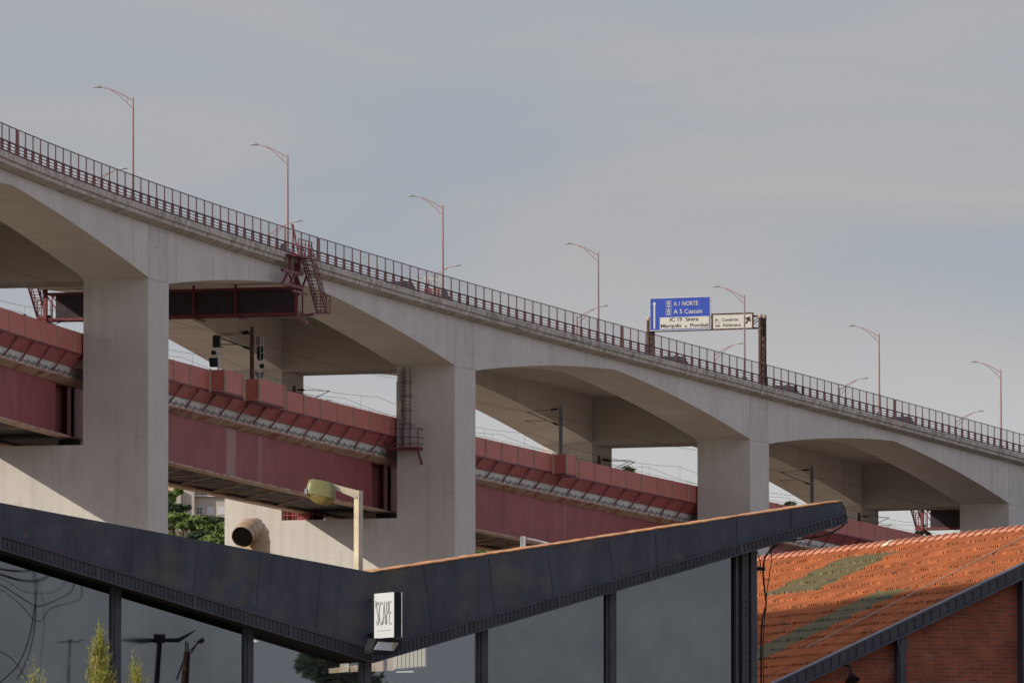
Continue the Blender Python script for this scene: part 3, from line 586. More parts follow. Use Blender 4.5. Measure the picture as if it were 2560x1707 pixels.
# ------------------------------------------------------------------ travelling inspection gantry with stairs under the deck
def gantry(s, label, mirror=False):
    fr = SF(s); z0 = 45.; r = fempty('inspection_gantry', fr, z0, label=label, cat='inspection gantry', group='inspection gantries hung under the road deck')
    zt, zb = zc(s)-2.62-z0, zc(s)-4.72-z0; yA, yB = -.95, DECKW-.4; rd = M['red']; x0, x1 = -.75, .75
    m = MB()
    for x in (x0, x1):
        for z in (zt, zb): m.bar((x, yA, z), (x, yB, z), .2, .2)
        n = 14
        for k in range(n+1): y = yA+(yB-yA)*k/n; m.bar((x, y, zb), (x, y, zt), .1)
        for k in range(n): y, y2 = yA+(yB-yA)*k/n, yA+(yB-yA)*(k+1)/n; m.bar((x, y, zb if k % 2 else zt), (x, y2, zt if k % 2 else zb), .09)
    for k in range(n+1): y = yA+(yB-yA)*k/n; m.bar((x0, y, zb), (x1, y, zb), .12); m.bar((x0, y, zt), (x1, y, zt), .12)
    m.build('truss', rd, r)
    MB().box(x0+.1, x1-.1, yA+.1, yB-.1, zb+.08, zb+.14).build('walkway_floor', M['dark'], r)
    MB().box(x0-.07, x0-.055, yA+.2, yB-.9, zb+.1, zt-.1).build('mesh_panel', M['mesh'], r)
    for yy in (yA+5.2, yA+8.8, yA+12.5, yB-5): MB().box(x0-.2, x0-.08, yy-.1, yy+.1, zb-.1, zt+.35).hexa([(x0-.2, yy-.1, zb-.25), (x1+1.1, yy-.1, zb-.3), (x1+1.1, yy+.1, zb-.3), (x0-.2, yy+.1, zb-.25), (x0-.2, yy-.1, zb-.1), (x1+1.1, yy-.1, zb-.15), (x1+1.1, yy+.1, zb-.15), (x0-.2, yy+.1, zb-.1)]).build('hanger', rd, r)
    for e, sg in ((yA, 1), (yB, -1)):
        m = MB(); m.box(-.95, -.65, e-.15, e+.15, zb-.15, zt+ (2.0 if sg > 0 else .4)); m.build('corner_post', rd, r)
        MB().hexa([(-.9, e-.14, zb-.2), (1.7, e-.14, zb-.75), (1.7, e+.2, zb-.75), (-.9, e+.2, zb-.2), (-.9, e-.14, zb+.05), (1.9, e-.14, zb-.4), (1.9, e+.2, zb-.4), (-.9, e+.2, zb+.05)]).build('end_beam', rd, r)
        # stairs: foot landing below, flight up to the fence platform outside the cornice
        ye = e-.35*sg; yo = e-1.15*sg
        xf, zf = (3.3 if sg > 0 else .3), zb+.42       # foot of flight
        xt, zt2 = (-.9 if sg > 0 else -3.9), zc(s)-z0+.12-.2
        m = MB()
        for yy in (ye, yo): m.bar((xf, yy, zf), (xt+.4, yy, zt2), .08, .24)
        m.build('stringer', rd, r)
        m = MB(); nst = 17
        for k in range(nst): t = (k+.5)/nst; x = xf+(xt+.4-xf)*t; z = zf+(zt2-zf)*t; m.box(x-.12, x+.12, min(ye, yo), max(ye, yo), z-.02, z+.02)
        m.build('treads', rd, r)
        m = MB()
        for yy in (ye, yo):
            m.bar((xf, yy, zf+1.0), (xt+.4, yy, zt2+1.05), .06); m.bar((xf, yy, zf+.5), (xt+.4, yy, zt2+.55), .04)
            for k in range(7): t = k/6; x = xf+(xt+.4-xf)*t; z = zf+(zt2-zf)*t; m.bar((x, yy, z), (x, yy, z+1.05), .05)
        m.bar((xf, yo, zf), (xf+1.0, yo, zf), .1, .2); m.bar((xf, ye, zf), (xf+1.0, ye, zf), .1, .2)
        for x in (xf+.1, xf+1.0):
            m.bar((x, yo, zf), (x, yo, zf+1.35), .06)
        m.bar((xf+.1, yo, zf+1.35), (xf+1.0, yo, zf+1.35), .06); m.bar((xf+1.0, yo, zf+1.35), (xf+1.0, ye, zf+1.35), .05); m.bar((xf+1.0, ye, zf), (xf+1.0, ye, zf+1.35), .05); m.bar((xf+.1, yo, zf), (xf+1, yo, zf+1.3), .04)
        m.build('handrail', rd, r)
        MB().box(xf-.1, xf+1.05, min(ye, yo)-.05, max(ye, yo)+.05, zf-.12, zf+.0).hexa([(x0+.8, min(ye, yo), zb-.15), (xf, min(ye, yo), zf-.2), (xf, max(ye, yo), zf-.2), (x0+.8, max(ye, yo), zb-.15), (x0+.8, min(ye, yo), zb+.0), (xf, min(ye, yo), zf-.05), (xf, max(ye, yo), zf-.05), (x0+.8, max(ye, yo), zb+.0)]).build('landing', rd, r)
        zp = zt2
        MB().box(-3.6, -.3, min(e-.05*sg, yo), max(e-.05*sg, yo), zp-.25, zp-.05).build('top_platform', rd, r)
        m = MB()
        for x in (-3.6, -2.75, -1.9, -1.1, -.3): m.bar((x, yo, zp-.1), (x, yo, zp+1.15), .07)
        for h in (.4, .8, 1.15): m.bar((-3.6, yo, zp+h), (-.3, yo, zp+h), .05)
        m.bar((-3.6, yo, zp), (-3.6, yo+.6*sg, zp+2.4), .1); m.bar((-3.5, yo+.5*sg, zp), (-3.5, yo+.5*sg, zp+2.3), .1); m.bar((-2.8, yo+.5*sg, zp+1.2), (-3.5, yo+.5*sg, zp+2.3), .06)
        m.build('platform_railing', rd, r)
        m = MB()
        for z in (zp-1.45, zp-2.55): m.bar((-5.2, e-.3*sg, z), (-.2, e-.3*sg, z), .2, .22)
        m.bar((-3.2, e-.5*sg, zp-3.0), (.2, e-.5*sg, zp-3.0), .2, .18)
        for xa_, xb_ in ((-5.0, -3.6), (-2.2, -3.6), (-3.4, -1.9), (-.5, -1.9)): m.bar((xa_, e-.3*sg, zp-2.55), (xb_, e-.3*sg, zp-1.45), .16)
        for x in (-3.2, -.9): m.bar((x, e-.3*sg, zp-1.45), (x, e-.3*sg, zp-.2), .2)
        m.bar((-.6, e-.3*sg, zp-2.9), (.9, e-.3*sg, zp-1.5), .15)
        if sg > 0: m.build('side_bracket', rd, r)
    return r
G0 = .3915
gantry(G0, 'dark red inspection gantry under the deck beside the leftmost tall pier')
gantry(online(DECKW-.4, 2312, 1300)[0], 'dark red inspection gantry seen under the rightmost arch, its stairs against the sky')
# ------------------------------------------------------------------ overhead sign gantry
s = online(-.3, 1903, 900)[0]; fr = SF(s); zg = zc(s)
SG = fempty('sign_gantry', fr, zg, label='brown lattice portal of paired posts carrying the blue and white road signs', cat='sign gantry')
yf = fr.px(0, 1625, 800).y
def PX(x0, u, v): p = fr.px(x0, u, v); return Vector((p.x, p.y, p.z-zg))
for y, vt, lab in ((-.35, 793, 1), (yf, 801, 2)):
    for x, dv in ((-.35, 0), (.75, 3)):
        zt = fr.py(y, 1900, vt).z-zg if y < 0 else PX(0, 1625, vt).z
        MB().tube([(x, y, -.2), (x, y, zt)], .2, 10).build('post', M['rust'], SG)
        MB().tube([(x, y, zt), (x, y, zt+.28)], .22, 10).build('post_cap', M['beige'], SG)
    m = MB(); z = .1; k = 0
    while z < zt-.5: m.bar((-.35, y, z), (.75, y, z+.55), .06); m.bar((.75, y, z), (-.35, y, z+.55), .06); z += .55
    m.bar((-.35, y, zt-1.0), (.75, y, zt-1.0), .18).bar((-.35, y, zt-.1), (.75, y, zt-.1), .18); m.build('lattice', M['rust'], SG)
a, b = PX(0, 1885, 790), PX(0, 1885, 820); yl, yr = yf, -.35
m = MB()
for x in (-.2, .6):
    for z in (a.z, b.z): m.bar((x, yl, z), (x, yr, z), .1)
    n = 7
    for k in range(n): y, y2 = yl+(yr-yl)*k/n, yl+(yr-yl)*(k+1)/n; m.bar((x, y, a.z if k % 2 else b.z), (x, y2, b.z if k % 2 else a.z), .06)
m.build('cross_truss', M['rust'], SG)
XD, YD = (0, -1, 0), (0, 0, 1)
xs = -.45
a, b = PX(xs, 1626, 826), PX(xs, 1775, 742)
sg = fempty('road_sign', fr, zg, label='large blue motorway direction sign reading A1 NORTE and A5 Cascais', cat='road sign')
MB().box(xs, xs+.12, b.y, a.y, a.z, b.z).build('panel', M['blue'], sg)
m = MB(); w = .07
m.box(xs-.02, xs+.13, b.y-w, a.y+w, b.z, b.z+w).box(xs-.02, xs+.13, b.y-w, a.y+w, a.z-w, a.z).box(xs-.02, xs+.13, a.y, a.y+w, a.z, b.z).box(xs-.02, xs+.13, b.y-w, b.y, a.z, b.z).build('frame', M['lightsteel'], sg)
p0, p1 = PX(xs-.03, 1649.5, 823), PX(xs-.03, 1772.5, 790); MB().box(xs-.03, xs-.005, p1.y, p0.y, p0.z, p1.z).build('white_panel', M['white'], sg)
MT = M['white']
def st(sx, u0, v0, u1, v1, capx, mt, par, xx): cap = (PX(xx, u0, v0-capx)-PX(xx, u0, v0)).z; text(sx, PX(xx, u0, v0), PX(xx, u1, v1), cap, None, mt, 'lettering', par, XD, YD, .008)
st('A 1 NORTE', 1684, 764.4, 1745.5, 762.6, 10.4, MT, sg, xs-.012)
st('A 5 Cascais', 1684, 784.2, 1756, 782, 10.4, MT, sg, xs-.012)
st('IC 19  Sintra', 1675, 803.5, 1745.5, 801.8, 9.2, M['black'], sg, xs-.045)
st('Marquês', 1651.6, 819, 1703, 817.5, 8.6, M['black'], sg, xs-.045)
st('de', 1711.5, 817.6, 1717.5, 817.4, 4.6, M['black'], sg, xs-.045)
st('Pombal', 1725.5, 817, 1769.8, 815.8, 8.8, M['black'], sg, xs-.045)
a_, b_ = PX(xs-.012, 1636.5, 822), PX(xs-.012, 1635.8, 754); c = b_.y
MB().prism([(xs-.012, c+.085, a_.z), (xs-.012, c-.085, a_.z), (xs-.012, c-.085, b_.z-.25), (xs-.012, c-.21, b_.z-.3), (xs-.012, c, b_.z), (xs-.012, c+.21, b_.z-.3), (xs-.012, c+.085, b_.z-.25)], (.02, 0, 0)).build('arrow', MT, sg)
for v in (0, 19.6):
    m = MB(); A_, B_ = PX(xs-.012, 1665, 767.5+v), PX(xs-.012, 1678.5, 752.8+v); h = B_.z-A_.z; wd = A_.y-B_.y; g_ = lambda a, b: (xs-.012, A_.y-wd*a, A_.z+h*b)
    for p, q in ((g_(0, 0), g_(1, 0)), (g_(1, 0), g_(1, 1)), (g_(1, 1), g_(0, 1)), (g_(0, 1), g_(0, 0)), (g_(.1, .58), g_(.9, .58))): m.bar(p, q, .025, .04)
    m.bar(g_(.28, .05), g_(.44, .95), .03, .06).bar(g_(.72, .05), g_(.56, .95), .03, .06).bar(g_(.5, .1), g_(.5, .42), .03, .04); m.bar(g_(.32, .7), g_(.68, .7), .02, .05); m.build('motorway_symbol', MT, sg)
a, b = PX(xs, 1782, 822), PX(xs, 1880, 784)
ws = fempty('road_sign', fr, zg, label='white road sign with dark frame reading Pr. Comércio and Alcântara', cat='road sign')
MB().box(xs, xs+.08, b.y, a.y, a.z, b.z).build('panel', M['white'], ws)
m = MB(); w = .12
m.box(xs-.05, xs+.13, b.y-w, a.y+w, b.z, b.z+w).box(xs-.05, xs+.13, b.y-w, a.y+w, a.z-w, a.z).box(xs-.05, xs+.13, a.y, a.y+w, a.z, b.z).box(xs-.05, xs+.13, b.y-w, b.y, a.z, b.z).build('frame', M['rust'], ws)
st('Pr.', 1788, 803.6, 1797.5, 803.3, 7, M['black'], ws, xs-.01)
st('Comércio', 1804.5, 803, 1845.5, 801.8, 7.4, M['black'], ws, xs-.01)
st('Alcântara', 1806, 816.4, 1852, 815, 7.4, M['black'], ws, xs-.01)
A_, B_ = PX(xs-.012, 1789, 817.5), PX(xs-.012, 1799.5, 805.5); h = B_.z-A_.z; wd = A_.y-B_.y; g_ = lambda a, b: (xs-.012, A_.y-wd*a, A_.z+h*b)
m = MB()
for p, q in ((g_(0, 0), g_(1, 0)), (g_(1, 0), g_(1, 1)), (g_(1, 1), g_(0, 1)), (g_(0, 1), g_(0, 0))): m.bar(p, q, .02, .02)
m.prism([g_(.15, .15), g_(.85, .15), g_(.9, .4), g_(.65, .35), g_(.6, .7), g_(.5, .35), g_(.15, .4)], (.01, 0, 0)); m.build('ferry_symbol', M['black'], ws)
m = MB(); p, q = PX(xs-.012, 1864.5, 809.5), PX(xs-.012, 1872.8, 793.5); m.bar(p, q, .04, .13)
d = (q-p).normalized(); e = Vector((0, -d.z, d.y)); t = q+d*.14
m.prism([t, t-d*.46+e*.10, t-d*.40+e*.36, ], (.02, 0, 0)).prism([t, t-d*.46-e*.10, t-d*.40-e*.36], (.02, 0, 0)); m.prism([t, t-d*.3+e*.16, t-d*.3-e*.16], (.02, 0, 0)); m.build('arrow', M['black'], ws)
# ------------------------------------------------------------------ vehicles on the deck
def vehicle(s, off, paint, label, kind='car'):
    fr = SF(s, off); slope = -1.5/SPAN; r = fempty('pickup_truck' if kind == 'pickup' else 'car', fr, zc(s)-.3, label=label, cat='pickup truck' if kind == 'pickup' else 'car', group='vehicles on the road viaduct')
    r.rotation_euler = (0, math.atan(-slope), fr.a); w = .86
    if kind == 'car': prof = [(-2.1, .28), (-2.15, .75), (-1.75, .92), (-1.25, 1.4), (.45, 1.43), (1.15, .98), (2.0, .82), (2.15, .55), (2.1, .28)]; win = [(-1.3, .98), (-1.02, 1.33), (.4, 1.35), (.95, 1.0)]
    else: prof = [(-2.5, .4), (-2.5, 1.0), (-.4, 1.0), (-.35, 1.65), (.8, 1.68), (1.4, 1.1), (2.4, .95), (2.5, .45)]; win = [(-.2, 1.12), (-.18, 1.55), (.7, 1.57), (1.15, 1.12)]
    MB().prism([(x, -w, z) for x, z in prof], (0, 2*w, 0)).build('body', paint, r)
    for sg in (-1, 1): MB().prism([(x, sg*(w+.004), z) for x, z in win], (0, .02*sg, 0)).build('side_window', M['pane'], r)
    for x in (-1.35, 1.35):
        for sg in (-1, 1):
            wh = MB().tube([(x, sg*(w-.18), .32), (x, sg*(w+.03), .32)], .32, 14).build('wheel', M['dark'], r)
            MB().tube([(x, sg*(w+.02), .32), (x, sg*(w+.05), .32)], .18, 10).build('rim', M['lightsteel'], wh)
    if kind == 'pickup':
        m = MB()
        for x in (-2.3, -1.4, -.5):
            for y in (-.75, .75): m.bar((x, y, 1.0), (x, y, 2.5-.4*(x > -1)), .06)
            m.bar((x, -.75, 2.45), (x, .75, 2.45), .06)
        for z in (1.6, 2.1, 2.5): m.bar((-2.4, -.75, z), (-1.0, -.75, z), .05); m.bar((-2.4, .75, z), (-1.0, .75, z), .05)
        m.build('load_rack', M['lightsteel'], r)
    return r
LO = 1.6
vehicle(online(LO, 690, 625)[0], LO, M['carw'], 'grey blue car behind the fence just left of the red stair platform')
vehicle(online(LO, 1003, 712)[0], LO, M['card'], 'dark car behind the fence following the pickup with a load rack')
vehicle(online(LO, 1085, 725)[0], LO, M['carr'], 'dark red pickup with a tall load rack behind the fence near the third lamp', 'pickup')
vehicle(online(LO, 1687, 895)[0], LO, M['card'], 'dark car behind the fence below the blue road sign')
vehicle(online(LO, 1965, 968)[0], LO, M['card'], 'dark car behind the fence right of the rusty sign posts')
vehicle(online(LO, 2255, 1050)[0], LO, M['card'], 'dark car behind the fence near the right end of the viaduct')
# ------------------------------------------------------------------ houses and trees on the far hillside
fr = Frame(*at(485, 1250, 905)[:2], 0.)
def H(u, v, y=0): return fr.py(y, u, v)
zb = 38.
hs = fempty('apartment_house', fr, zb, label='beige house with red tiled roofs on the green hillside beyond the bridge', cat='house')
def blk(u0, v0, u1, name, mt, y0, y1):
    a, b = H(u0, v0, y0), H(u1, v0, y0); return MB().box(a.x, b.x, y0, y1, 0, a.z-zb).build(name, mt, hs)
blk(400, 1224, 452, 'low_wing', M['house'], -.5, 8); blk(447, 1200, 486, 'tall_block', M['house'], 0, 10); w = blk(485, 1242, 600, 'main_wall', M['house'], 1, 9)
a, b = H(485, 1241, .6), H(600, 1226, .6); MB().box(a.x+.05, b.x, 2.2, 9, a.z-zb-.02, b.z-zb).build('upper_wall', M['pinkwhite'], hs)
a = H(485, 1241, .6); MB().box(a.x, b.x, .6, 2.3, a.z-zb, a.z-zb+.18).build('ledge', M['pinkwhite'], hs)
a, b, c = H(484, 1225, 2), H(600, 1225, 2), H(486, 1206, 6); MB().prism([(a.x, 1.8, a.z-zb), (a.x, 9.4, a.z-zb), (a.x, 5.6, c.z-zb+.3)], (b.x-a.x, 0, 0)).build('roof', M['roof'], hs)
a, b = H(418, 1222, -.4), H(449, 1205, -.4); MB().prism([(a.x-2, 2, a.z-zb), (b.x, 2, a.z-zb), (b.x, 2, b.z-zb), (a.x-1, 2, H(418, 1214).z-zb)], (0, 6, 0)).build('gable', M['yhouse'], hs)
MB().prism([(a.x-2, 1.7, H(418, 1213).z-zb), (b.x+.1, 1.7, b.z-zb+.05), (b.x+.1, 1.7, b.z-zb+.2), (a.x-2, 1.7, H(418, 1200).z-zb)], (0, 7, 0)).build('roof', M['roof'], hs)
for u0, u1, v0, v1, y, k in ((492, 507, 1267, 1285, 1, 0), (517.5, 535, 1266.5, 1286, 1, 1), (544, 562, 1266.5, 1286, 1, 1), (503, 511, 1228.5, 1236, 2.2, 0), (538, 546, 1229, 1236, 2.2, 0)):
    a, b = H(u0, v1, y), H(u1, v0, y); f = MB().box(a.x, b.x, y-.06, y+.1, a.z-zb, b.z-zb).build('window', M['shutter'], hs)
    if not k:
        m = MB(); W2 = b.x-a.x; H2 = b.z-a.z
        for i in (0, 1):
            for j in (0, 1): m.box(a.x+W2*(.08+.48*i), a.x+W2*(.44+.48*i), y-.09, y-.05, a.z-zb+H2*(.06+.48*j), a.z-zb+H2*(.46+.48*j))
        m.build('pane', M['pane'], f)
def tree(loc, rx, rz, hc, n, mt, label, cat='tree', group='trees and bushes on the far hillside', ls=.3, name='leafy_tree'):
    r = empty(name, loc, label=label, cat=cat, group=group)
    MB().tube([(0, 0, -.5), (.1, .05, hc*.5), (0, .1, hc)], [.22, .16, .08], 6).tube([(0, 0, hc*.5), (rx*.4, 0, hc*.95)], [.1, .04], 5).tube([(.05, 0, hc*.45), (-rx*.4, .1, hc)], [.1, .04], 5).build('trunk', M['bark'], r)
    m = MB(); cl = [(random.uniform(-.7, .7)*rx, random.uniform(-.7, .7)*rx, hc+random.uniform(-.5, .75)*rz, random.uniform(.28, .5)) for _ in range(9)]
    for _ in range(n):
        c = random.choice(cl); d = Vector((random.gauss(0, 1), random.gauss(0, 1), random.gauss(0, 1))).normalized()*random.uniform(.6, 1.05)**.6*c[3]
        p = Vector((c[0]+d.x*rx, c[1]+d.y*rx, c[2]+d.z*rz)); a = Vector((random.gauss(0, 1), random.gauss(0, 1), random.gauss(0, .6))).normalized()*ls*random.uniform(.6, 1.3); b = a.cross(Vector((random.gauss(0, 1), random.gauss(0, 1), random.gauss(0, 1))).normalized())*.8
        m.add([p-a, p-b*.6, p+a, p+b*.6], [(0, 1, 2, 3)])
    m.build('crown', mt, r); return r
def T(u, v, D): p = at(u, v, D); return (p.x, p.y, hill(p.x, p.y)), p.z-hill(p.x, p.y)
for u, v, D, rx, rz, mt, lab in (
    (424, 1232, 896, 1.6, 1.6, 'leaf', 'small light green tree against the left wing of the far house'),
    (433, 1266, 893, 2.2, 1.0, 'leafd', 'dark green tree in front of the left wing of the far house'),
    (455, 1296, 880, 3.2, 1.1, 'leaf', 'bright green spreading tree below the tall block of the far house'),
    (430, 1288, 884, 2.2, 1.1, 'leaf', 'bright green bush beside the leftmost tall pier on the far hillside'),
    (478, 1304, 876, 2.6, 1.1, 'leaf', 'light green bush below the middle of the far house'),
    (515, 1297, 890, 2.8, 1.0, 'leafd', 'dull green bush below the shuttered windows of the far house'),
    (543, 1318, 870, 1.8, 1.6, 'leaf', 'green tree at the right of the hillside gap, upper one'),
    (540, 1348, 862, 2.0, 1.5, 'leaf', 'bright green tree at the right of the hillside gap, lowest one'),
    (500, 1330, 868, 1.8, .9, 'leafd', 'grey green bush in the middle of the hillside gap'),
    (1195, 1382, 880, 2.6, 1.6, 'leaf', 'bright green tree just right of the second tall pier above the rusted roof edge'),
    (1225, 1380, 890, 2.4, 1.5, 'leafd', 'dark green tree above the rusted roof edge, right of the bright green one')):
    loc, h = T(u, v+10, D); tree(loc, rx*.85, rz*.62, max(.8, h), 1500, M[mt], lab)
for u, v, D, rx, lab in ((1571, 1180, 930, .85, 'distant dark treetop peeping over the red barrier right of the third pier\'s far column'), (1976, 1264, 930, .75, 'distant treetop peeping over the dark roof edge left of the tall mast'), (2298, 1339, 930, .6, 'tiny distant treetop over the red barrier above the clay roof')):
    loc, h = T(u, v, D); tree(loc, rx, rx*.8, h, 350, M['leafd'], lab, group='distant treetops over the railway barrier', ls=.22)
m = MB()
for _ in range(9000):
    D = random.uniform(825, 885); u = random.uniform(405, 570) if random.random() < .7 else random.uniform(1170, 1290); x = ray(u, 1300)[0]*D; z = hill(x, D)
    h = random.uniform(.4, 1.5); a = random.uniform(0, 3.14); dx, dy = .12*math.cos(a), .12*math.sin(a); tx, ty = random.gauss(0, .25), random.gauss(0, .25)
    m.add([(x-dx, D-dy, z-.1), (x+dx, D+dy, z-.1), (x+tx, D+ty, z+h)], [(0, 1, 2)], m=0 if random.random() < .55 else 1)
m.build('tall_grass', [M['dry'], M['leaf']], kind='stuff', label='tall dry grass and weeds on the hillside', cat='grass')
# ================================================================== foreground: glass-fronted steel building
Q = at(930, 1425, 160); FB = Frame(Q.x, Q.y, R(28))
GB = fempty('glass_fronted_building', FB, 0, label='dark steel and glass building with a butterfly roof line across the foreground', cat='building')
def fq(y, u, v): return FB.py(y, u, v)
TL, TC, TR = fq(0, -250, 1209), fq(0, 930, 1430), fq(0, 2103, 1252)
BL, BC, BR = fq(0, -250, 1297), fq(0, 930, 1655), fq(0, 2115, 1306)
# fascia: lattice strip occupies its lowest .2 m
def lerp(a, b, t): return a+(b-a)*t
LH = .21
FLv = [fq(0, -250, 1262), fq(0, 930, 1624), fq(0, 2111, 1284)]
def fascia(A, B, C, D, nm):
    n = 9; o = None
    MB().prism([A, B, C, D], (0, .12, 0)).build(nm, M['fascia'], GB)
fascia(TL, TC, FLv[1], FLv[0], 'fascia'); fascia(TC, TR, FLv[2], FLv[1], 'fascia')
# thin seams standing proud of the fascia sheets
for u, ua, va, vb in ((335, 326, 1316, 1428), (498, 484, 1347, 1480), (653, 640, 1376, 1525), (805, 790, 1404, 1580), (1060, 1082, 1410, 1580), (1222, 1238, 1390, 1540), (1370, 1385, 1366, 1495), (1521, 1536, 1344, 1452), (1640, 1642, 1326, 1420), (1842, 1842, 1294, 1362), (1980, 1979, 1274, 1324)):
    p, q = fq(-.004, u, va+3), fq(-.004, ua, vb); MB().bar(p, q, .016, .012, up=(0, 1, 0)).build('fascia_seam', M['steel'], GB)
# laced angle strip along the bottom of the fascia, built of two flanges and battens
def laced(A0, A1, B0, B1, y0, nm, step=.088, par=None):
    m = MB(); up = (A1-A0)
    m.prism([A0, A1, B1, B0], (0, .06, 0))
    for P, S in ((A0, A1), (B0, B1)): m.bar(P+Vector((0, -.02, 0)), S+Vector((0, -.02, 0)), .03, .03)
    n = int((A1-A0).length/step)
    for k in range(n+1):
        w = .06 if k % 23 == 0 else .014
        t = k/n; m.bar(lerp(A0, A1, t)+Vector((0, -.02, 0)), lerp(B0, B1, t)+Vector((0, -.02, 0)), w, .015, up=(0, 1, 0))
    return m.build(nm, M['steel'], par or GB)
o_ = Vector((0, -.02, 0))
laced(FLv[0]+o_, FLv[1]+o_, BL+o_, BC+o_, 0, 'laced_strip'); laced(FLv[1]+o_, FLv[2]+o_, BC+o_, BR+o_, 0, 'laced_strip')
# roof body behind the fascia
dz = Vector((0, 0, -.03))
for A, B, nm, dd in ((TL, TC, 'roof', 1.4), (TC, TR, 'roof', 1.4)):
    a, b = A+dz+Vector((0, .12, 0)), B+dz+Vector((0, .12, 0)); th = Vector((0, 0, -.5))
    lo = (BL if A is TL else BC)+Vector((0, .12, .02)), (BC if A is TL else BR)+Vector((0, .12, .02))
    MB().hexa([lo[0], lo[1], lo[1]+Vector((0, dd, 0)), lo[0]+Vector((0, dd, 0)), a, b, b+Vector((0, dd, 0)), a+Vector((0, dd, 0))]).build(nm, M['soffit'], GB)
# rusted roof covering on the right wing, slightly wavy
m = MB(); nn = 70; vs = []
for k in range(nn+1):
    t = k/nn; p = lerp(TC, TR, t); w = lerp(1.3, .75, min(1, t*1.2))+.12*math.sin(t*23)+random.uniform(-.05, .05)
    h = .012+.012*random.random()
    vs += [p+Vector((0, -.03, h-.02)), p+Vector((0, -.03, h)), p+Vector((0, w, h+.015*random.random())), p+Vector((0, w, h-.03))]
m.add(vs, [(4*k+j, 4*k+4+j, 4*k+5+j, 4*k+1+j) for k in range(nn) for j in range(3)]); m.build('rusted_roof_edge', M['copper'], GB, fix=True)
# mullions, end column and glass
GY = .55
def gtop(u): return None
mz = 0
mull = [(283, 307), (615, 638), (908, 933), (1200, 1224), (1520, 1545)]
gx = [fq(GY, -250, 1500).x]
for a, b in mull:
    p, q = fq(GY-.12, a, 1500), fq(GY-.12, b, 1500)
    zt = 0
    tt = (p.x-TC.x)
    ztop = (BC.z+.05 + ((BL.z-BC.z)/(BL.x-BC.x))*min(0, tt) + ((BR.z-BC.z)/(BR.x-BC.x))*max(0, tt))
    mu = MB().box(p.x, q.x, GY-.06, GY+.1, 3, ztop+.1).box(p.x+.055, q.x-.055, GY-.09, GY-.06, 3, ztop+.05).build('mullion', M['steel'], GB)
    gx += [p.x, q.x]
p, q = fq(GY-.1, 1840, 1500), fq(GY-.1, 1893, 1500); gx.append(p.x)
ztop = BC.z+((BR.z-BC.z)/(BR.x-BC.x))*(p.x-TC.x)+.12
ec = MB().box(p.x, q.x, GY-.02, GY+.6, 0, ztop).build('end_column', M['soffit'], GB)
m = MB(); m.box(p.x, p.x+.05, GY-.1, GY-.02, 0, ztop).box(q.x-.13, q.x, GY-.1, GY-.02, 0, ztop).box(p.x+.15, q.x-.17, GY-.07, GY-.02, 0, ztop); m.build('column_flange', M['steel'], ec)
z = 4.; mm = MB()
while z < ztop: mm.box(p.x+.14, q.x-.16, GY-.09, GY-.07, z, z+.025); z += .14
mm.build('column_batten', M['steel'], ec)
for k in range(0, len(gx), 2):
    x0, x1 = gx[k], gx[k+1]
    def zt(x): t = x-TC.x; return BC.z+.12+((BL.z-BC.z)/(BL.x-BC.x))*min(0, t)+((BR.z-BC.z)/(BR.x-BC.x))*max(0, t)
    MB().prism([(x0-.01, GY, 3), (x1+.01, GY, 3), (x1+.01, GY, zt(x1)), (x0-.01, GY, zt(x0))], (0, .03, 0)).build('glass_pane', M['clearpane'] if k in (4, 6) else M['glass'], GB)
# low wall under the glazing and the body of the hall
MB().box(gx[0], q.x, GY-.3, GY+.4, -.5, 3).build('base_wall', M['steel'], GB)
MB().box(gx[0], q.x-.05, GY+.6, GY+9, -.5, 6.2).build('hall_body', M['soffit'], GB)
MB().prism([(gx[4]-1.2, GY+4.3, 3), (gx[7]+2.4, GY+4.3, 3), (gx[7]+2.4, GY+4.3, zt(gx[7]+2.4)+.5), (TC.x, GY+4.3, BC.z+.55), (gx[4]-1.2, GY+4.3, zt(gx[4]-1.2)+.5)], (0, .15, 0)).build('dark_interior_backing', M['soffit'], GB)  # near-black backing standing in for the unlit interior behind the clear panes
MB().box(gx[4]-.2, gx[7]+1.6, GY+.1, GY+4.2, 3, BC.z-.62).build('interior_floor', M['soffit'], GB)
# sunlit shed in the yard behind the hall, seen through the panes at the valley
sw = FB.w(fq(2.6, 984, 1660)); FS = Frame(sw.x, sw.y, R(28-42))
shd = fempty('white_shed', FS, 0, label='white slatted shed wall with tan end seen through the glass below the box sign', cat='shed')
def SQ(u, v): return FS.py(0, u, v)
def spanel(poly, nm, mt, y=0, t=.1): return MB().prism([Vector((FS.py(y, *p).x, y, FS.py(y, *p).z)) for p in poly], (0, t, 0)).build(nm, mt, shd)
spanel([(984, 1673), (1064, 1666), (1064, 1560), (984, 1560)], 'wall', M['shutter'])
for k in range(8): spanel([(985+k*10, 1671-k*.9), (993+k*10, 1670-k*.9), (993+k*10, 1562), (985+k*10, 1562)], 'cladding_board', M['white'], -.02, .015)
spanel([(990, 1677), (1033, 1675), (1033, 1680), (990, 1680)], 'sill', M['shutter'])
spanel([(926, 1678), (984, 1675), (984, 1560), (926, 1560)], 'tan_wall', M['beige'])
spanel([(958, 1676), (962, 1676), (962, 1560), (958, 1560)], 'drainpipe', M['rust'], -.03, .02)
spanel([(822, 1682), (906, 1677), (906, 1660), (822, 1670)], 'low_wall', M['beige'])
spanel([(850, 1680), (872, 1678), (872, 1655), (850, 1657)], 'low_panel', M['white'], -.02, .015)
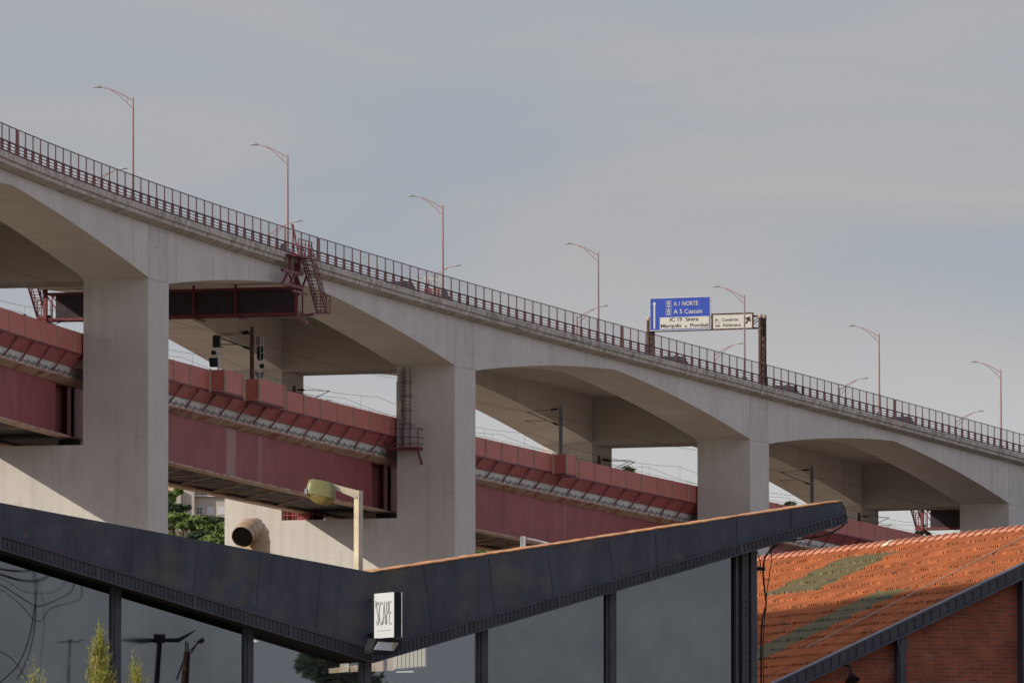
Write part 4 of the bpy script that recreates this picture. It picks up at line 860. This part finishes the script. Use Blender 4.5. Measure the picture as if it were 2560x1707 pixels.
# projecting sign at the valley
SGX = fq(-.2, 1000, 1520)
b0, b1 = fq(-1.15, 1003, 1588), fq(-1.15, 1000, 1480)
ps = fempty('projecting_sign', FB, 0, label='small white box sign with thin SCAPE lettering at the valley of the roof edge', cat='sign')
xw = fq(-1.1, 986, 1500).x; wz0, wz1 = fq(-1.1, 1001, 1592).z, fq(-1.1, 1001, 1479.5).z
ycol = FB.px(xw, 937, 1500).y
MB().box(xw, xw+.14, -1.1, ycol, wz0, wz1).build('sign_box', M['dark'], ps)
MB().box(xw-.012, xw-.001, -1.1, ycol, wz0, wz1).build('sign_face', M['shutter'], ps)
MB().box(xw+.141, xw+.157, -1.12, ycol, wz0, wz1).build('rear_face', M['lightsteel'], ps)
hgt = wz1-wz0; fy = lambda t: ycol+(-1.1-ycol)*t; xs2 = xw-.018; X2, Y2 = (0, -1, 0), (0, 0, 1)
text("'SCAPE", (xs2, fy(.10), wz0+hgt*.28), (xs2, fy(.88), wz0+hgt*.28), hgt*.56, None, M['letter'], 'lettering', ps, X2, Y2, -.022)
for k, (t0, t1) in enumerate(((.16, .3), (.36, .58), (.64, .84))): MB().box(xs2, xs2+.004, fy(t1), fy(t0), wz0+hgt*.155, wz0+hgt*.175).build('small_print', M['letter'], ps)
MB().bar((xw+.08, ycol, wz1-.1), (xw+.08, .1, wz1-.1), .05).bar((xw+.08, ycol, wz0+.1), (xw+.08, .1, wz0+.1), .05).build('wall_bracket', M['steel'], ps)
fl = fempty('floodlight', FB, 0, label='black floodlight with pale reflector hanging just below the white box sign', cat='floodlight')
yF = -.75
MB().prism([fq(yF, *p) for p in ((941, 1594), (1002, 1597), (1007, 1607), (991, 1634), (933, 1631), (930, 1622))], (0, .32, 0)).build('housing', M['dark'], fl)
MB().prism([fq(yF-.02, *p) for p in ((947, 1603), (997, 1606), (984, 1626), (935, 1623))], (0, .015, 0)).build('reflector', M['shutter'], fl)
MB().prism([fq(yF-.035, *p) for p in ((983, 1606), (997, 1607), (984, 1625), (981, 1612))], (0, .01, 0)).build('reflector_side', M['beige'], fl)
c = fq(yF, 968, 1598); MB().bar(c+Vector((0, .3, 0)), c+Vector((0, .74, .1)), .05).build('arm', M['dark'], fl)
# loose cables at the right end
def cable(pts, r, lab, y=GY+.35, box=None):
    P = [fq(y, u, v) for u, v in pts]; Q2 = []
    for i in range(len(P)-1):
        for k in range(5):
            t = k/5; a = P[max(0, i-1)]; b = P[i]; c = P[i+1]; d = P[min(len(P)-1, i+2)]
            Q2.append(.5*((2*b)+(c-a)*t+(2*a-5*b+4*c-d)*t*t+(3*b-a-3*c+d)*t**3))
    Q2.append(P[-1])
    o = fempty('loose_cable', FB, 0, label=lab, cat='cable', group='loose cables at the end of the roof edge')
    MB().tube(Q2, r, 6).build('cord', M['dark'], o)
    if box: p = fq(y, *box); MB().box(p.x-.07, p.x+.07, y-.05, y+.05, p.z-.03, p.z+.04).build('connector', M['dark'], o)
cable([(2103, 1254), (2112, 1275), (2116, 1296), (2112, 1308), (2098, 1320), (2060, 1338), (2010, 1346), (1950, 1356), (1927, 1373), (1912, 1395), (1908, 1425), (1909, 1450), (1912, 1480), (1915, 1510), (1906, 1550), (1903, 1600), (1903, 1707)], .017, 'black cable looping off the tip of the dark roof edge and hanging down')
cable([(2110, 1306), (2085, 1318), (2060, 1321), (2014, 1336), (1960, 1350), (1945, 1362), (1928, 1376), (1929, 1395), (1923, 1440), (1917, 1480), (1914, 1520), (1908, 1600), (1909, 1707)], .009, 'thin brown cable hanging beside the end column')
cable([(1893, 1378), (1898, 1395), (1903, 1418)], .009, 'short cable with a small black connector box beside the end column', box=(1902, 1422))
# ------------------------------------------------------------------ roof duct, street lamp, metal post behind the fascia
D = 172; c = at(640, 1390, D)
du = empty('roof_duct', (c.x, c.y, 5.5), label='cream ventilation duct elbow with a dark round mouth rising behind the roof edge', cat='duct')
k_ = F/D; r0 = 37/k_
def rel(u, v, dy=0): p = at(u, v, D+dy); return p-Vector((c.x, c.y, 5.5))
cps = [rel(606, 1342, -.34), rel(613, 1333, -.2), rel(623, 1325, -.04), rel(635, 1322, .08), rel(643, 1332, .16), rel(646, 1352, .2), rel(647, 1460, .2)]
m = MB(); m.tube(cps, [r0*.74, r0*.77, r0*.79, r0*.79, r0*.79, r0*.79, r0*.82], 24, cap=False); m.build('elbow', M['duct'], du)
for i, rr in ((0, .745), (1, .77), (2, .79), (3, .79), (4, .79), (5, .79)):
    a, b = cps[i], cps[i+1]; d = (b-a).normalized()*.025; MB().tube([a-d*.3, a+d], [r0*rr+.009]*2, 24, cap=False).build('seam_ring', M['duct'], du)
a = cps[0]; d = (cps[1]-cps[0]).normalized(); MB().tube([a+d*.012, a+d*.03], r0*.7, 24).build('dark_mouth', M['mouth'], du)  # black disc paints the shade inside the open pipe
D = 170
p = at(895, 1420, D); lx = empty('street_lamp', (p.x, p.y, 0), label='old street lamp with cream concrete post and olive yellow lantern in the foreground', cat='street lamp')
o = Vector((p.x, p.y, 0)); A = lambda u, v, dy=0: at(u, v, D+dy)-o
hw = 11/(F/D)
def ring(uL, uM, uR, z, v):
    xl, xm, xr = A(uL, v).x, A(uM, v).x, A(uR, v).x
    return [Vector((xl, -.02, z)), Vector((xm, -.09, z)), Vector((xr, .0, z)), Vector((xm-.02, .09, z))]
MB().hexa(ring(882, 894, 906, 0, 1500)+ring(885, 897, 907.5, A(890, 1226).z, 1226)).build('post', M['cream'], lx)
a1, a2, b1, b2 = A(898, 1227), A(892, 1247), A(818, 1207), A(818, 1214)
MB().hexa([a2+Vector((0, -.08, 0)), a1+Vector((0, -.08, 0)), a1+Vector((0, .08, 0)), a2+Vector((0, .08, 0)), b2+Vector((0, -.04, -.01)), b1+Vector((0, -.04, .01)), b1+Vector((0, .04, .01)), b2+Vector((0, .04, -.01))]).build('arm', M['cream'], lx, fix=True)
MB().tube([A(822, 1211), A(784, 1199)], .028, 8).build('arm_pipe', M['lightsteel'], lx)
# lantern: lofted rings
def loft(name, rings, mt, par, n=20):
    vs = []; rot = Matrix.Rotation(R(11), 3, 'Y')
    for (c, ax, az, e) in rings:
        for k in range(n):
            t = 2*math.pi*k/n; cc, ss = math.cos(t), math.sin(t)
            vs.append(c+Vector((math.copysign(abs(cc)**e, cc)*ax, math.copysign(abs(ss)**e, ss)*az, 0)))
    vs = [lc+rot@(p-lc) for p in vs]
    m = MB(); R_ = len(rings); m.add(vs, [(i*n+k, i*n+(k+1) % n, (i+1)*n+(k+1) % n, (i+1)*n+k) for i in range(R_-1) for k in range(n)], smooth=True)
    m.add(vs[:n], [tuple(range(n))]); m.add(vs[-n:], [tuple(range(n))]); return m.build(name, mt, par, fix=True)
tilt = lambda u, v: A(u, v)
lc = A(801, 1238); wx = 36/(F/D)
sh = Vector((0, 0, 0))
rg = lambda u, v, w, e=.5: (A(u, v), w/(F/D), w/(F/D)*.62, e)
hd = loft('housing', [rg(796, 1201, 20), rg(797, 1205, 31), rg(799, 1214, 35), rg(800, 1226, 37.5), rg(801, 1237, 38), rg(801, 1239.5, 39)], M['olive'], lx)
loft('bowl', [rg(801, 1240, 38.5), rg(803, 1246, 33, .8), rg(806, 1254, 25, .8), rg(808, 1260, 15, .9)], M['amber'], lx)
for u, v in ((764, 1228), (788, 1235)): q_ = A(u, v, -.14); MB().box(q_.x-.02, q_.x+.03, q_.y-.03, q_.y+.03, q_.z-.05, q_.z+.05).build('clip', M['lightsteel'], lx)
for u, v in ((788, 1200), (813, 1208)): q_ = A(u, v); MB().tube([q_+Vector((-.02, 0, -.005)), q_+Vector((.03, 0, -.012))], .055, 8).build('clamp', M['dark'], lx)
D = 168; p = at(1308, 1368, D); o = Vector((p.x, p.y, 6)); A = lambda u, v, dy=0: at(u, v, D+dy)-o
mp_ = empty('metal_post', tuple(o), label='short galvanised post with a thin rail sticking up behind the rusted roof edge', cat='post')
a = A(1308, 1340); MB().box(-.03, .045, -.03, .03, -1, a.z).box(-.055, -.03, -.04, .04, -1, a.z).build('upright', M['lightsteel'], mp_)
MB().tube([A(1311, 1344), A(1345, 1351), A(1375, 1359), A(1400, 1367)], .02, 6).build('rail', M['lightsteel'], mp_)
# ------------------------------------------------------------------ tiled roof building on the right
ap = at(2822, 1295, 190)
# direction of the ridge found from its far visible end
lo, hi = 195., 215.
tgt = at(1893, 1402, 200)
# level ridge: choose the distance where the sight line reaches the apex height
Dn = (ap.z-CZ)/ray(1893, 1402)[1]; fe_ = at(1893, 1402, Dn)
TBa = math.atan2(fe_.y-ap.y, fe_.x-ap.x); TB = Frame(ap.x, ap.y, TBa)
vb = TB.px(0, 1960, 1707); TAN = (ap.z-vb.z)/vb.y
LEN = (Vector(fe_)-Vector(ap)).length+6
BB = fempty('brick_building', TB, 0, label='brick building with an orange clay tiled roof at the lower right', cat='building')
print('tile frame', math.degrees(TBa), 'tan', TAN, 'verge bottom y', vb.y, 'len', LEN, 'Dn', Dn)
zR = lambda y: ap.z-abs(y)*TAN
YE = vb.y+3.5; cosp = 1/math.sqrt(1+TAN*TAN); RUN = .53; PIT = .12
# tile columns: image anchors give the bands of translucent tiles
def onroof(u, v):
    a, b = ray(u, v); d = Vector((a, 1, 0)); lo, hi = 150., 260.
    for _ in range(50):
        k = (lo+hi)/2; q = d*k-TB.o; y = q.dot(TB.ey); z = CZ+b*k
        if z > ap.z-y*TAN: lo = k
        else: hi = k
    return q.dot(TB.ex), q.dot(TB.ey)
b1 = onroof(2084, 1411), onroof(2212, 1403); b2 = onroof(2150, 1506), onroof(2275, 1478)
print('bands', b1, b2, onroof(1893, 1540), onroof(1893, 1700))
XA = [b1[1][0], b1[0][0], b2[1][0], b2[0][0]]
nr = int(YE/RUN)+1; cw = PIT*2
r1 = int(b1[0][1]/RUN); r2 = int(b2[1][1]/RUN)
m = MB(); ncol = int(LEN/cw); sub = 8
for r in range(nr):
    y0 = r*RUN; y1 = y0+RUN+.02; rowoff = random.uniform(-.01, .01)
    jit = [random.uniform(-.012, .022) for _ in range(ncol+1)]
    vs = []; 
    for c in range(ncol):
        for k in range(sub):
            x = (c+k/sub)*cw; h = .027*math.cos(2*math.pi*(k/sub)*2)+(.014 if k == 0 else 0); j = jit[c]
            xx = x+rowoff
            vs += [(xx, y0, zR(y0)+h+.004), (xx, y1, zR(y1)+h+.055+j), (xx, y1-.006, zR(y1)-.03)]
    tot = ncol*sub; fs = []; 
    for i in range(tot-1):
        fs += [(3*i, 3*i+1, 3*i+4, 3*i+3), (3*i+1, 3*i+2, 3*i+5, 3*i+4)]
    b = len(m.v); m.v += [Vector(p) for p in vs]
    for q_i, f in enumerate(fs):
        xm = vs[f[0]][0]; cidx = int((xm-rowoff)/cw); jx = (cidx+.5)*cw
        clear = (XA[0] < jx < XA[1] and r1-0 <= r <= r1+3 and not (r == r1+1 and abs(jx-XA[0]-.75*(XA[1]-XA[0])) < 0)) or (XA[2] < jx < XA[3] and r2 <= r <= r2+9)
        lip = q_i % 2 == 1 and (q_i//2) % 4 in (0, 3)  # tile end faces blackened to paint the shade in the gaps under crests
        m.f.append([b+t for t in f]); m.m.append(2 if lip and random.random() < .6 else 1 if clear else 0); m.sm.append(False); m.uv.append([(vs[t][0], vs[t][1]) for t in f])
m.build('roof_tiles', [M['tile'], M['clear'], M['mouth']], BB)
m = MB(); m.add([(0, 0, zR(0)), (LEN, 0, zR(0)), (LEN, -12, zR(12)), (0, -12, zR(12))], [(0, 1, 2, 3)]); m.build('rear_roof', M['tile'], BB)
m = MB(); m.prism([(.8, -12, zR(12)-.15), (.8, YE, zR(YE)-.15), (.8, 0, ap.z-.15)], (LEN-1, 0, 0)); m.build('roof_void', M['soffit'], BB)
# ridge tiles: short half-round caps, the lower rim of each overlapping the next
x = .0; k = 0
while x < LEN-.3:
    L_ = .47; n = 9; vs = []
    for (xx, rr, dz_) in ((x-.02, .135, .035), (x+.03, .15, .035), (x+.06, .135, .03), (x+L_, .115, .0)):
        for j in range(n): t = math.pi*j/(n-1); vs.append((xx, rr*math.cos(t)*1.15, ap.z-.03+dz_+rr*math.sin(t)*.9))
    m = MB(); m.add(vs, [(i*n+j, i*n+j+1, (i+1)*n+j+1, (i+1)*n+j) for i in range(3) for j in range(n-1)]); m.add(vs[:n], [tuple(range(n))])
    m.build('ridge_tile', M['cream'] if k == 29 else M['ridge'], BB); x += L_-.045; k += 1
# gable wall, verge beam and post
g0 = .35
MB().prism([(g0, -11, 0), (g0, YE, 0), (g0, YE, zR(YE)-.2), (g0, 0, ap.z-.2), (g0, -11, zR(11)-.2)], (.3, 0, 0)).build('gable_wall', M['brick'], BB)
A0, A1 = Vector((-.04, 0, ap.z+.11)), Vector((-.04, YE, zR(YE)+.11)); B0, B1 = A0-Vector((0, 0, .29)), A1-Vector((0, 0, .29))
m = MB(); m.prism([A0, A1, B1, B0], (g0, 0, 0)); m.build('verge_beam', M['steel'], BB)
m = MB()
for P, S in ((A0, A1), (B0, B1)): m.bar(P+Vector((-.03, 0, -.015)), S+Vector((-.03, 0, -.015)), .035, .05)
n = int((A1-A0).length/.22)
for k in range(n+1): t = k/n; m.bar(lerp(A0, A1, t)+Vector((-.015, 0, -.01)), lerp(B0, B1, t)+Vector((-.015, 0, 0)), .03, .03)
m.build('verge_battens', M['steel'], BB)
A2 = Vector((0, -11, zR(11)+.03)); MB().prism([A0, A2, A2-Vector((0, 0, .24)), B0], (g0, 0, 0)).build('verge_beam', M['steel'], BB)
pc, pd = TB.px(.1, 2250, 1600), TB.px(.1, 2262, 1600); zt_ = zR(pc.y)-.2
MB().box(.08, .34, pd.y, pc.y, 0, zt_).box(.12, .3, pc.y, pc.y+.04, 0, zt_).box(.12, .3, pd.y-.04, pd.y, 0, zt_).build('wall_post', M['steel'], BB)
yc = (pc.y+pd.y)/2; MB().prism([(.09, yc+.16, zt_+.02), (.09, yc-.16, zt_-.1), (.09, yc-.06, zt_-.42), (.09, yc+.06, zt_-.42)], (.04, 0, 0)).build('gusset', M['steel'], BB)
pe = TB.px(.1, 2556, 1600); MB().box(.08, .34, pe.y-.15, pe.y, 0, zR(pe.y)-.2).build('wall_post', M['steel'], BB)
# light on the brick wall
q1 = TB.px(.25, 2107, 1690)
wl = fempty('wall_lamp', TB, 0, label='small black lamp on a bracket fixed to the brick wall near the bottom edge', cat='wall lamp')
MB().tube([(.33, q1.y, q1.z+.25), (-.1, q1.y, q1.z+.22), (-.2, q1.y, q1.z+.05)], .02, 6).build('bracket', M['dark'], wl)
MB().tube([(-.2, q1.y, q1.z+.05), (-.22, q1.y, q1.z-.04), (-.25, q1.y, q1.z-.1)], [.05, .1, .17], 10).build('shade', M['dark'], wl)
# bare wire lying over the tiles
pa = onroof(2560, 1353); pbn = onroof(2015, 1630); m = MB()
m.tube([(pa[0]+(pbn[0]-pa[0])*t/8, pa[1]+(pbn[1]-pa[1])*t/8, zR(pa[1]+(pbn[1]-pa[1])*t/8)+.11) for t in range(9)], .014, 5)
o = m.build('roof_wire', M['beige'], None); o.location = (TB.o.x, TB.o.y, 0); o.rotation_euler = (0, 0, TB.a); tag(o, 'pale thin wire lying down the slope of the clay tiled roof', 'wire')
# ------------------------------------------------------------------ conifers at the lower left
def conifer(u, v, D, n, wd, label, stem=1.0):
    p = at(u, v, D); H_ = p.z; r = empty('juniper', (p.x, p.y, 0), label=label, cat='conifer', group='yellow green conifers at the lower left')
    MB().tube([(0, 0, 0), (.02, 0, H_*.6), (0, 0, H_-.3), (.07*stem, 0, H_)], [.08, .05, .02, .004], 6).build('trunk', M['stem'], r)
    m = MB()
    for _ in range(n):
        t = random.random()**.7; z0 = H_-.06-1.6*t; rad = wd*(.12+t**.8); a = random.uniform(0, 6.283); rr = rad*random.uniform(0, .75)
        b0 = Vector((rr*math.cos(a)*.5+.02*math.sin(z0*5), rr*math.sin(a)*.5, z0)); tip = b0+Vector((math.cos(a)*rad*.7+random.gauss(0, .03), math.sin(a)*rad*.7, random.uniform(.1, .34)))
        mi = 1 if random.random() < .16 else 0
        for _k in range(14):
            f_ = random.random(); q0 = lerp(b0, tip, f_); d = Vector((random.gauss(0, .035), random.gauss(0, .035), random.uniform(.02, .09))); w_ = Vector((random.gauss(0, 1), random.gauss(0, 1), 0)).normalized()*.0045
            m.add([q0-w_, q0+w_, q0+d], [(0, 1, 2)], m=mi)
        w_ = Vector((-math.sin(a), math.cos(a), 0))*.005; m.add([b0-w_, b0+w_, tip], [(0, 1, 2)], m=1)
    m.build('foliage', [M['shrub'], M['stem']], r)
conifer(252, 1602, 110, 1200, .30, 'tallest yellow green conifer with a bare dry tip in front of the glass')
conifer(343, 1668, 110, 450, .24, 'small conifer tip right of the tallest one, just before the second pane', .3)
conifer(86, 1682, 110, 260, .3, 'sparse dry conifer tip at the far lower left corner', -.5)
# ------------------------------------------------------------------ things across the yard that show as reflections in the panes
nF = Vector((math.sin(R(28)), -math.cos(R(28)), 0)); PG = FB.w((0, GY, 0))
def refl(p): p = Vector(p); return p-nF*2*(p-PG).dot(nF)
def RM(mb): return mb
def rbuild(mb, name, mt, par): mb.v = [refl(v) for v in mb.v]; mb.f = [f[::-1] for f in mb.f]; mb.uv = [u[::-1] for u in mb.uv]; return mb.build(name, mt, par)
def reflected(name, u, v, D, label, cat, group=None):
    return empty(name, (0, 0, 0), label=label, cat=cat, group=group)
def yardlamp(u, v, D, wpx, label, base_dx):
    g_ = refl(at(u, v, D)*1); r = empty('twin_street_lamp', (g_.x, g_.y, 0), label=label, cat='street lamp', group='twin armed lamps reflected in the glass')
    k = D/F; top = at(u, v, D); O_ = Vector((g_.x, g_.y, 0))
    def rb(m, nm, mt): m.v = [refl(v_)-O_ for v_ in m.v]; m.f = [f[::-1] for f in m.f]; return m.build(nm, mt, r)
    rb(MB().tube([top, top+Vector((-base_dx*.15*k, 0, -.25*top.z)), top+Vector((-base_dx*k, 0, -top.z))], [.035*wpx/100, .055*wpx/100, .09*wpx/100], 8), 'pole', M['dark'])
    rb(MB().box(top.x-wpx*.07*k, top.x+wpx*.07*k, top.y-.1, top.y+.1, top.z-wpx*.04*k, top.z+wpx*.07*k), 'bracket', M['dark'])
    for sg, up_ in ((-1, -.02), (1, .1)):
        m = MB(); a = top; b = top+Vector((sg*wpx*.25*k, 0, -.02*wpx*k)); c = top+Vector((sg*wpx*.5*k, 0, up_*wpx*k))
        m.tube([a, b, c], [.025*wpx/100, .04*wpx/100, .012], 6); rb(m, 'lamp_arm', M['dark'])
yardlamp(176, 1607, 260, 78, 'small twin armed street lamp reflected in the leftmost pane', 26)
yardlamp(394, 1592, 225, 190, 'large twin armed street lamp reflected in the second pane', 28)
def yardthing(name, u, v, D, parts, label, cat, group=None):
    g_ = refl(at(u, v, D)); O_ = Vector((g_.x, g_.y, 0)); r = empty(name, tuple(O_), label=label, cat=cat, group=group)
    for m, nm, mt in parts:
        m.v = [refl(v_)-O_ for v_ in m.v]; m.f = [f[::-1] for f in m.f]; m.build(nm, mt, r)
    return r
def curve(pts, D, r, n=6):
    P = [at(u, v, D) for u, v in pts]; Q2 = []
    for i in range(len(P)-1):
        for k in range(6):
            t = k/6; a = P[max(0, i-1)]; b = P[i]; c = P[i+1]; d = P[min(len(P)-1, i+2)]
            Q2.append(.5*((2*b)+(c-a)*t+(2*a-5*b+4*c-d)*t*t+(3*b-a-3*c+d)*t**3))
    Q2.append(P[-1]); return MB().tube(Q2, r, n)
D = 215
pm = MB().tube([at(468, 1630, D), at(462, 1740, D), at(460, 1800, D)-Vector((0, 0, 6.5))], .085, 8)
cr = MB()
for a, b in (((464, 1632), (462, 1600)), ((470, 1632), (468, 1603)), ((474, 1628), (508, 1595)), ((478, 1634), (498, 1600)), ((488, 1604), (488, 1600)), ((466, 1634), (445, 1707))): cr.tube([at(*a, D), at(*b, D)], .02, 4)
ins = MB().tube([at(500, 1604, D), at(512, 1596, D)], .07, 6)
yardthing('utility_pole', 468, 1630, D, [(pm, 'pole', M['rust']), (cr, 'crossarms', M['dark']), (ins, 'insulator', M['dark'])], 'utility pole with angled wires on top reflected in the second pane', 'utility pole')
D = 205
cs = [([(-60, 1410), (0, 1423), (60, 1424), (85, 1418), (110, 1405), (135, 1380), (150, 1350)], .05), ([(-60, 1425), (0, 1436), (50, 1446), (90, 1447), (125, 1432), (150, 1400), (160, 1360)], .06), ([(-60, 1440), (0, 1445), (60, 1475), (110, 1480), (150, 1468), (172, 1440), (176, 1380)], .018), ([(-60, 1445), (0, 1462), (40, 1485), (80, 1511), (105, 1512), (150, 1493), (185, 1470), (193, 1430), (195, 1380)], .03),
      ([(-60, 1460), (0, 1474), (50, 1512), (80, 1545), (100, 1548), (125, 1520), (175, 1503), (208, 1488), (208, 1450), (204, 1380)], .022), ([(66, 1388), (85, 1430), (88, 1480), (80, 1540), (72, 1585), (55, 1640), (30, 1680), (-40, 1740)], .035), ([(78, 1420), (86, 1500), (84, 1560), (70, 1640), (45, 1700)], .03), ([(88, 1445), (104, 1490), (108, 1560), (102, 1640), (98, 1720)], .015), ([(-60, 1610), (0, 1628), (40, 1660), (70, 1707)], .02)]
for k, (pl, rr) in enumerate(cs):
    yardthing('hanging_cable', pl[0][0], pl[0][1], D, [(curve(pl, D, rr*.45, 5), 'cord', M['dark'])], 'one of the dark cables hanging in curves reflected in the leftmost pane', 'cable', 'hanging cables reflected in the leftmost pane')
m = MB(); D = 228
for _ in range(1500):
    u = random.gauss(800, 28); v = random.gauss(1652, 22)
    if (u-800)**2/60**2+(v-1652)**2/48**2 > 1: continue
    p = at(u, v, D+random.uniform(-.5, .5)); a = Vector((random.gauss(0, 1), random.gauss(0, 1), random.gauss(-.5, .6))).normalized()*.16; b = a.cross(Vector((0, 1, 0))).normalized()*.05; m.add([p-a, p-b, p+a, p+b], [(0, 1, 2, 3)])
for _ in range(1200):
    u = random.gauss(880, 30); v = 1707+random.gauss(0, 14)
    p = at(u, v, D+random.uniform(-.5, .5)); a = Vector((random.gauss(0, 1), random.gauss(0, 1), random.gauss(-.5, .6))).normalized()*.16; b = a.cross(Vector((0, 1, 0))).normalized()*.06; m.add([p-a, p-b, p+a, p+b], [(0, 1, 2, 3)])
tk = MB().tube([at(805, 1690, D), at(800, 1800, D)-Vector((0, 0, 6))], .15, 7)
yardthing('dark_tree', 800, 1650, D, [(m, 'crown', M['leafd']), (tk, 'trunk', M['bark'])], 'dark shaggy treetop reflected at the bottom of the third pane', 'tree')

# ------------------------------------------------------------------ made-up unseen block on the left, its roofline shaped to shade the lower tiles
pA, pB = onroof(1893, 1537), onroof(2400, 1462)
XW = -24.
def onwall(q):
    P = TB.w((q[0], q[1], zR(q[1]))); t = (P.x-XW)/(-SUN.x); return P+SUN*t
eA, eB = onwall(pA), onwall(pB)
sl_ = (eB.z-eA.z)/(eB.y-eA.y)
ya_, yb_ = eB.y-7.5, eA.y+30
OB = empty('added_shade_block', (XW-6, ya_, 0), label='unseen tall pale block added left of the yard to shade the tiled roof', cat='building')
O_ = Vector((XW-6, ya_, 0)); zA_, zB_ = eA.z+sl_*(ya_-eA.y), eA.z+sl_*(yb_-eA.y)
m = MB(O_); m.hexa([(XW-12, ya_, 0), (XW, ya_, 0), (XW, yb_, 0), (XW-12, yb_, 0), (XW-12, ya_, zA_), (XW, ya_, zA_), (XW, yb_, zB_), (XW-12, yb_, zB_)]); m.build('wall', M['house'], OB)
for k in range(6):
    for j in range(8):
        z = 3+k*3.6; y = ya_+2+j*5
        if y+2 < yb_ and z+2 < min(zA_, zB_): MB(O_).box(XW-.05, XW+.02, y, y+1.8, z, z+2).build('window', M['pane'], OB)
print('block', eA, eB, ya_, yb_, zA_, zB_)

# red railing on the lower wall beside the far column of the second pier
fr = SF(1-.034); xa = -.034*SPAN; zw = wall_top(1)
cg = fempty('wall_railing', fr, zw, label='bright red railing on the concrete wall top left of the olive street lamp', cat='railing')
ya, yb = fr.px(xa, 700, 1270).y-.1, fr.px(xa, 772, 1270).y
for x in (xa+.15, xa+.9):
    m = MB()
    for h in (.45, .95): m.bar((x, ya, h), (x, yb, h), .05)
    for k in range(6): y = ya+(yb-ya)*k/5; m.bar((x, y, 0), (x, y, .98), .05)
    m.build('rail_frame', M['canopy'], cg)
MB().box(xa+.95, xa+1.0, yb+.3, ya, 0, .95).build('rear_panel', M['canopy'], cg)
